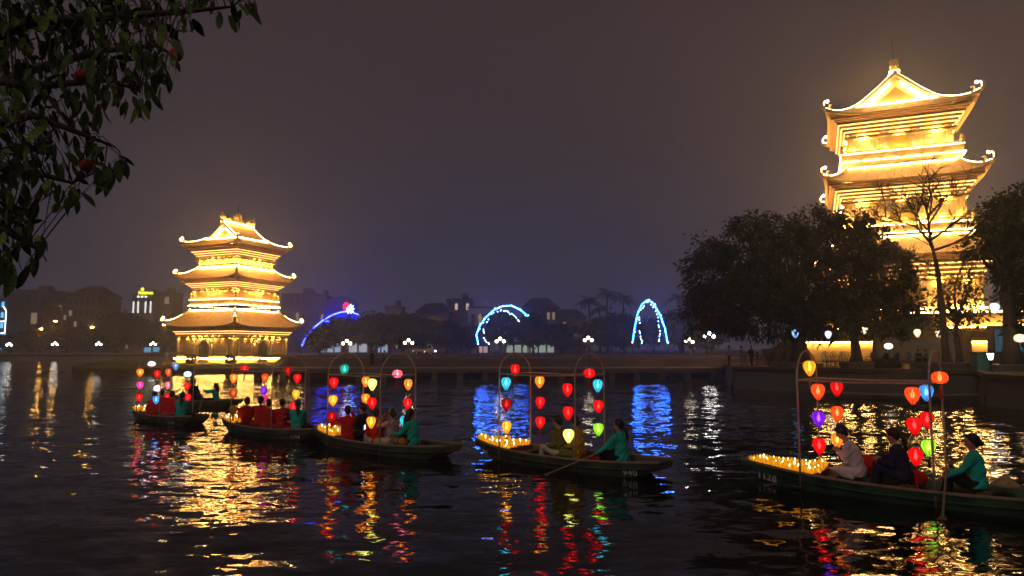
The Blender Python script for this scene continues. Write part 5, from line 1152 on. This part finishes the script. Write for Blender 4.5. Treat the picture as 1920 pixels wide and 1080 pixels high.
cp = chair_proto(); first = True
ch = [(1402, 58, .5, 'leftmost cafe chair near the causeway end'), (1415, 57, 2.6, 'cafe chair second from the causeway end'), (1424, 58, -1., 'cafe chair third from the causeway end'), (1446, 56, 1.57, 'single cafe chair with round back before the sand-coloured bank'), (1466, 56, 2.0, 'cafe chair beside the leaning stem of the feathery tree'), (1524, 57, -.3, 'cafe chair just right of the feathery tree trunk'), (1547, 55, 1.4, 'cafe chair left in the row before the lit plinth'), (1559, 55, 1.7, 'cafe chair second in the row before the lit plinth'), (1572, 55.5, 2.2, 'cafe chair third in the row before the lit plinth'), (1584, 57, 1.3, 'cafe chair fourth in the row before the lit plinth'), (1594, 57, 1.7, 'cafe chair left of the forked trunk'), (1628, 56, 2.4, 'cafe chair between the two tree trunks'), (1641, 50, 1.2, 'near cafe chair by the small forked tree'), (1690, 51, .4, 'cafe chair left at the wooden table'), (1700, 52, 1.6, 'cafe chair behind the wooden table'), (1712, 50.5, -.6, 'cafe chair pulled out before the wooden table')]
for px, Yd, rz, lab in ch:
    o = cp if first else copy_tree(cp); first = False; p = at(px, 686, Yd); o.location = (p.x, Yd, PZ); o.rotation_euler = (0, 0, rz); o.scale = (1.15,) * 3; tag(o, lab, 'chair', 'wrought-iron cafe chairs')
def table(px, Yd, w_, label):
    p = at(px, 686, Yd); r = empty('cafe_table', (p.x, Yd, PZ)); tag(r, label, 'table', 'cafe tables'); MB().box((0, 0, .76), (w_, .8, .05)).build('table_top', m_rail, r)
    for sx in (-1, 1):
        for sy in (-1, 1): MB().tube([(sx * (w_ / 2 - .1), sy * .3, .75), (sx * (w_ / 2 - .06), sy * .34, 0)], .025, 6).build('leg', m_iron, r)
table(1708, 51.5, 2.6, 'wooden cafe table where two people sit'); table(1434, 57, 1., 'small cafe table among the left chairs'); table(1566, 56.6, 1.2, 'small cafe table before the lit plinth')
for px, lab, c, rz in ((1722, 'person in dark clothes seated at the wooden cafe table', 'black', -1.4), (1738, 'person in grey seated sideways at the right end of the table', 'grey', 2.6)):
    p = at(px, 680, 52); person((p.x, 52, PZ + .42), rz, c, 'black', lab, .1, .1, 0, ((.34, .14, .3), (.34, -.14, .3)), 'bent', 'short', .05, False, 1.05, 'people on the banks'); b = MB().box((p.x, 52, PZ + .2), (.45, .4, .38)).build('stool', m_wood); tag(b, 'low wooden stool under the ' + lab[:lab.index(' seated')], 'stool', 'stools at the table'); 
for px, lab, s in ((1653, 'dark beanbag chair beside the small forked tree', 1.), (1672, 'dark slouching beanbag chair with raised back', 1.15)):
    p = at(px, 690, 48.5); r = empty('beanbag_chair', (p.x, 48.5, PZ)); tag(r, lab, 'beanbag', 'beanbag chairs'); MB().lathe([(.1, 0), (.5, .02), (.58, .2), (.5, .42), (.3, .6), (.1, .72)], 14, (0, 0, 0), None, s, .9).build('cushion', CL['black'], r, True); MB().limb([(.2 * s, .1, .4), (.42 * s, .15, .95)], [.28, .16], 10).build('back_cushion', CL['black'], r, True)
def planter(px0, px1, Yd, h, label):
    a, b = at(px0, 690, Yd), at(px1, 690, Yd); r = empty('stone_planter', ((a.x + b.x) / 2, Yd, PZ)); W = b.x - a.x; tag(r, label, 'planter', 'stone planter rims'); MB().box((0, 0, h / 2), (W, 1.2, h)).build('wall', m_bank, r); MB().box((0, 0, h + .04), (W + .15, 1.35, .1)).build('coping', m_conc, r)
planter(1583, 1640, 49, .35, 'low stone planter rim under the dense tree'); planter(1718, 1820, 44.2, .4, 'long low stone planter rim under the bare tree'); planter(1835, 1920, 43, .3, 'low stone rim at the foot of the right edge tree'); planter(1455, 1535, 54.5, .2, 'low kerbed bed around the feathery tree trunk')
# sand-coloured sloping bank wall behind the chairs
q0, q1 = at(1432, 655, 62), at(1510, 680, 62); wq = MB().prism([(q0.x, 62, PZ - .1), (q1.x, 62, PZ - .1), (q1.x, 62, 4.1), (q1.x - 1.2, 62, 4.), (q0.x + .8, 62, 2.9), (q0.x, 62, 2.9)], (0, .6, 0)).build('sand_wall', M('sand_wall', (.34, .25, .13), .9, .25, 1.5)); tag(wq, 'sand-coloured low stepped wall behind the cafe chairs', 'wall')
# white silk lanterns in the trees and globe lamps
LC['cool white'] = ((.80, .86, 1.), 1.7); LC['warm white'] = ((1, .80, .5), 1.7); LC['blue white'] = ((.35, .62, 1.), 1.6)
for px, py, Yd, cn, shp, s, lab in ((1491, 625, 53, 'blue white', 'pear', .25, 'blue-white heart-shaped lantern hanging under the feathery tree'), (1553, 627, 52, 'cool white', 'pear', .24, 'white heart-shaped lantern left under the dense tree'), (1620, 618, 51, 'warm white', 'pear', .25, 'warm white lantern glowing through leaves of the forked tree'), (1720, 624, 50, 'warm white', 'pear', .24, 'white heart-shaped lantern hanging before the grey stair'), (1760, 626, 50, 'warm white', 'pear', .22, 'small white lantern beside the bare tree trunk'), (1791, 611, 50, 'pink', 'pear', .2, 'pinkish lantern right of the bare tree trunk'), (1865, 577, 45, 'cool white', 'pear', .28, 'white lantern high in the leaves right of the tower base'), (1912, 634, 42, 'warm white', 'round', .3, 'large oval white lantern at the right edge')):
    p = at(px, py, Yd); lantern(p, s, cn, shp, lab, p.z + 1.2 if py > 600 else p.z + .8, 0, 'white lanterns under the promenade trees')
def globe_lamp(px, py, Yd, rr, label):
    p = at(px, py, Yd); r = empty('globe_lamp', (p.x, Yd, PZ)); tag(r, label, 'lamp', 'globe lamps on the promenade'); H = p.z - PZ
    MB().tube([(0, 0, 0), (0, 0, H - rr * .7)], .035, 6).build('post', m_iron, r); MB().ball((0, 0, H), (rr * 1.3, rr * 1.3, rr), 14, 9).build('globe', E('globe_warm', (1, .80, .52), 3.), r, True)
globe_lamp(1666, 649, 50, .22, 'oval globe lamp on a thin post before the stair landing'); globe_lamp(1643, 646, 53, .22, 'small globe lamp left of the oval one')
p = at(1866, 668, 40.5); r = empty('lantern_post', (p.x, 40.9, PZ)); tag(r, 'black lantern post with bright white head on the quay corner', 'lamp'); H = p.z - PZ
MB().lathe([(.16, 0), (.14, .12), (.06, .2), (.05, H - .3), (.12, H - .24)], 8).build('post', m_iron, r); hd_ = MB().lathe([(.1, -.2), (.19, .16)], 6, (0, 0, H)).build('glass', E('lantern_glass', (1, .95, .85), 14), r)
MB().lathe([(.24, .17), (.2, .22), (.05, .36), (.02, .46)], 6, (0, 0, H)).build('cap', m_iron, r)
p = at(1852, 690, 42); r = empty('litter_bin', (p.x, 42.6, PZ)); tag(r, 'dark green box bin beside the lantern post', 'bin'); MB().box((0, 0, .55), (.85, .7, 1.1)).build('body', M('bin_green', (.02, .10, .075), .5, .2, 3., 0), r); MB().box((0, 0, 1.13), (.92, .76, .08)).build('lid', M('bin_lid', (.015, .06, .05), .5), r)
p = at(1897, 650, 60); r = empty('blue_screen', (p.x, 60, TZ)); tag(r, 'blue-lit booth opening at the tower terrace end', 'booth'); MB().box((0, .5, 1.6), (3.0, .8, 3.2)).build('frame', m_roofd, r); MB().box((-.1, .04, 1.9), (2.5, .12, 1.9)).build('screen', E('booth_blue', (.03, .24, .42), .22), r)
bpy.data.scenes.remove(WORK)
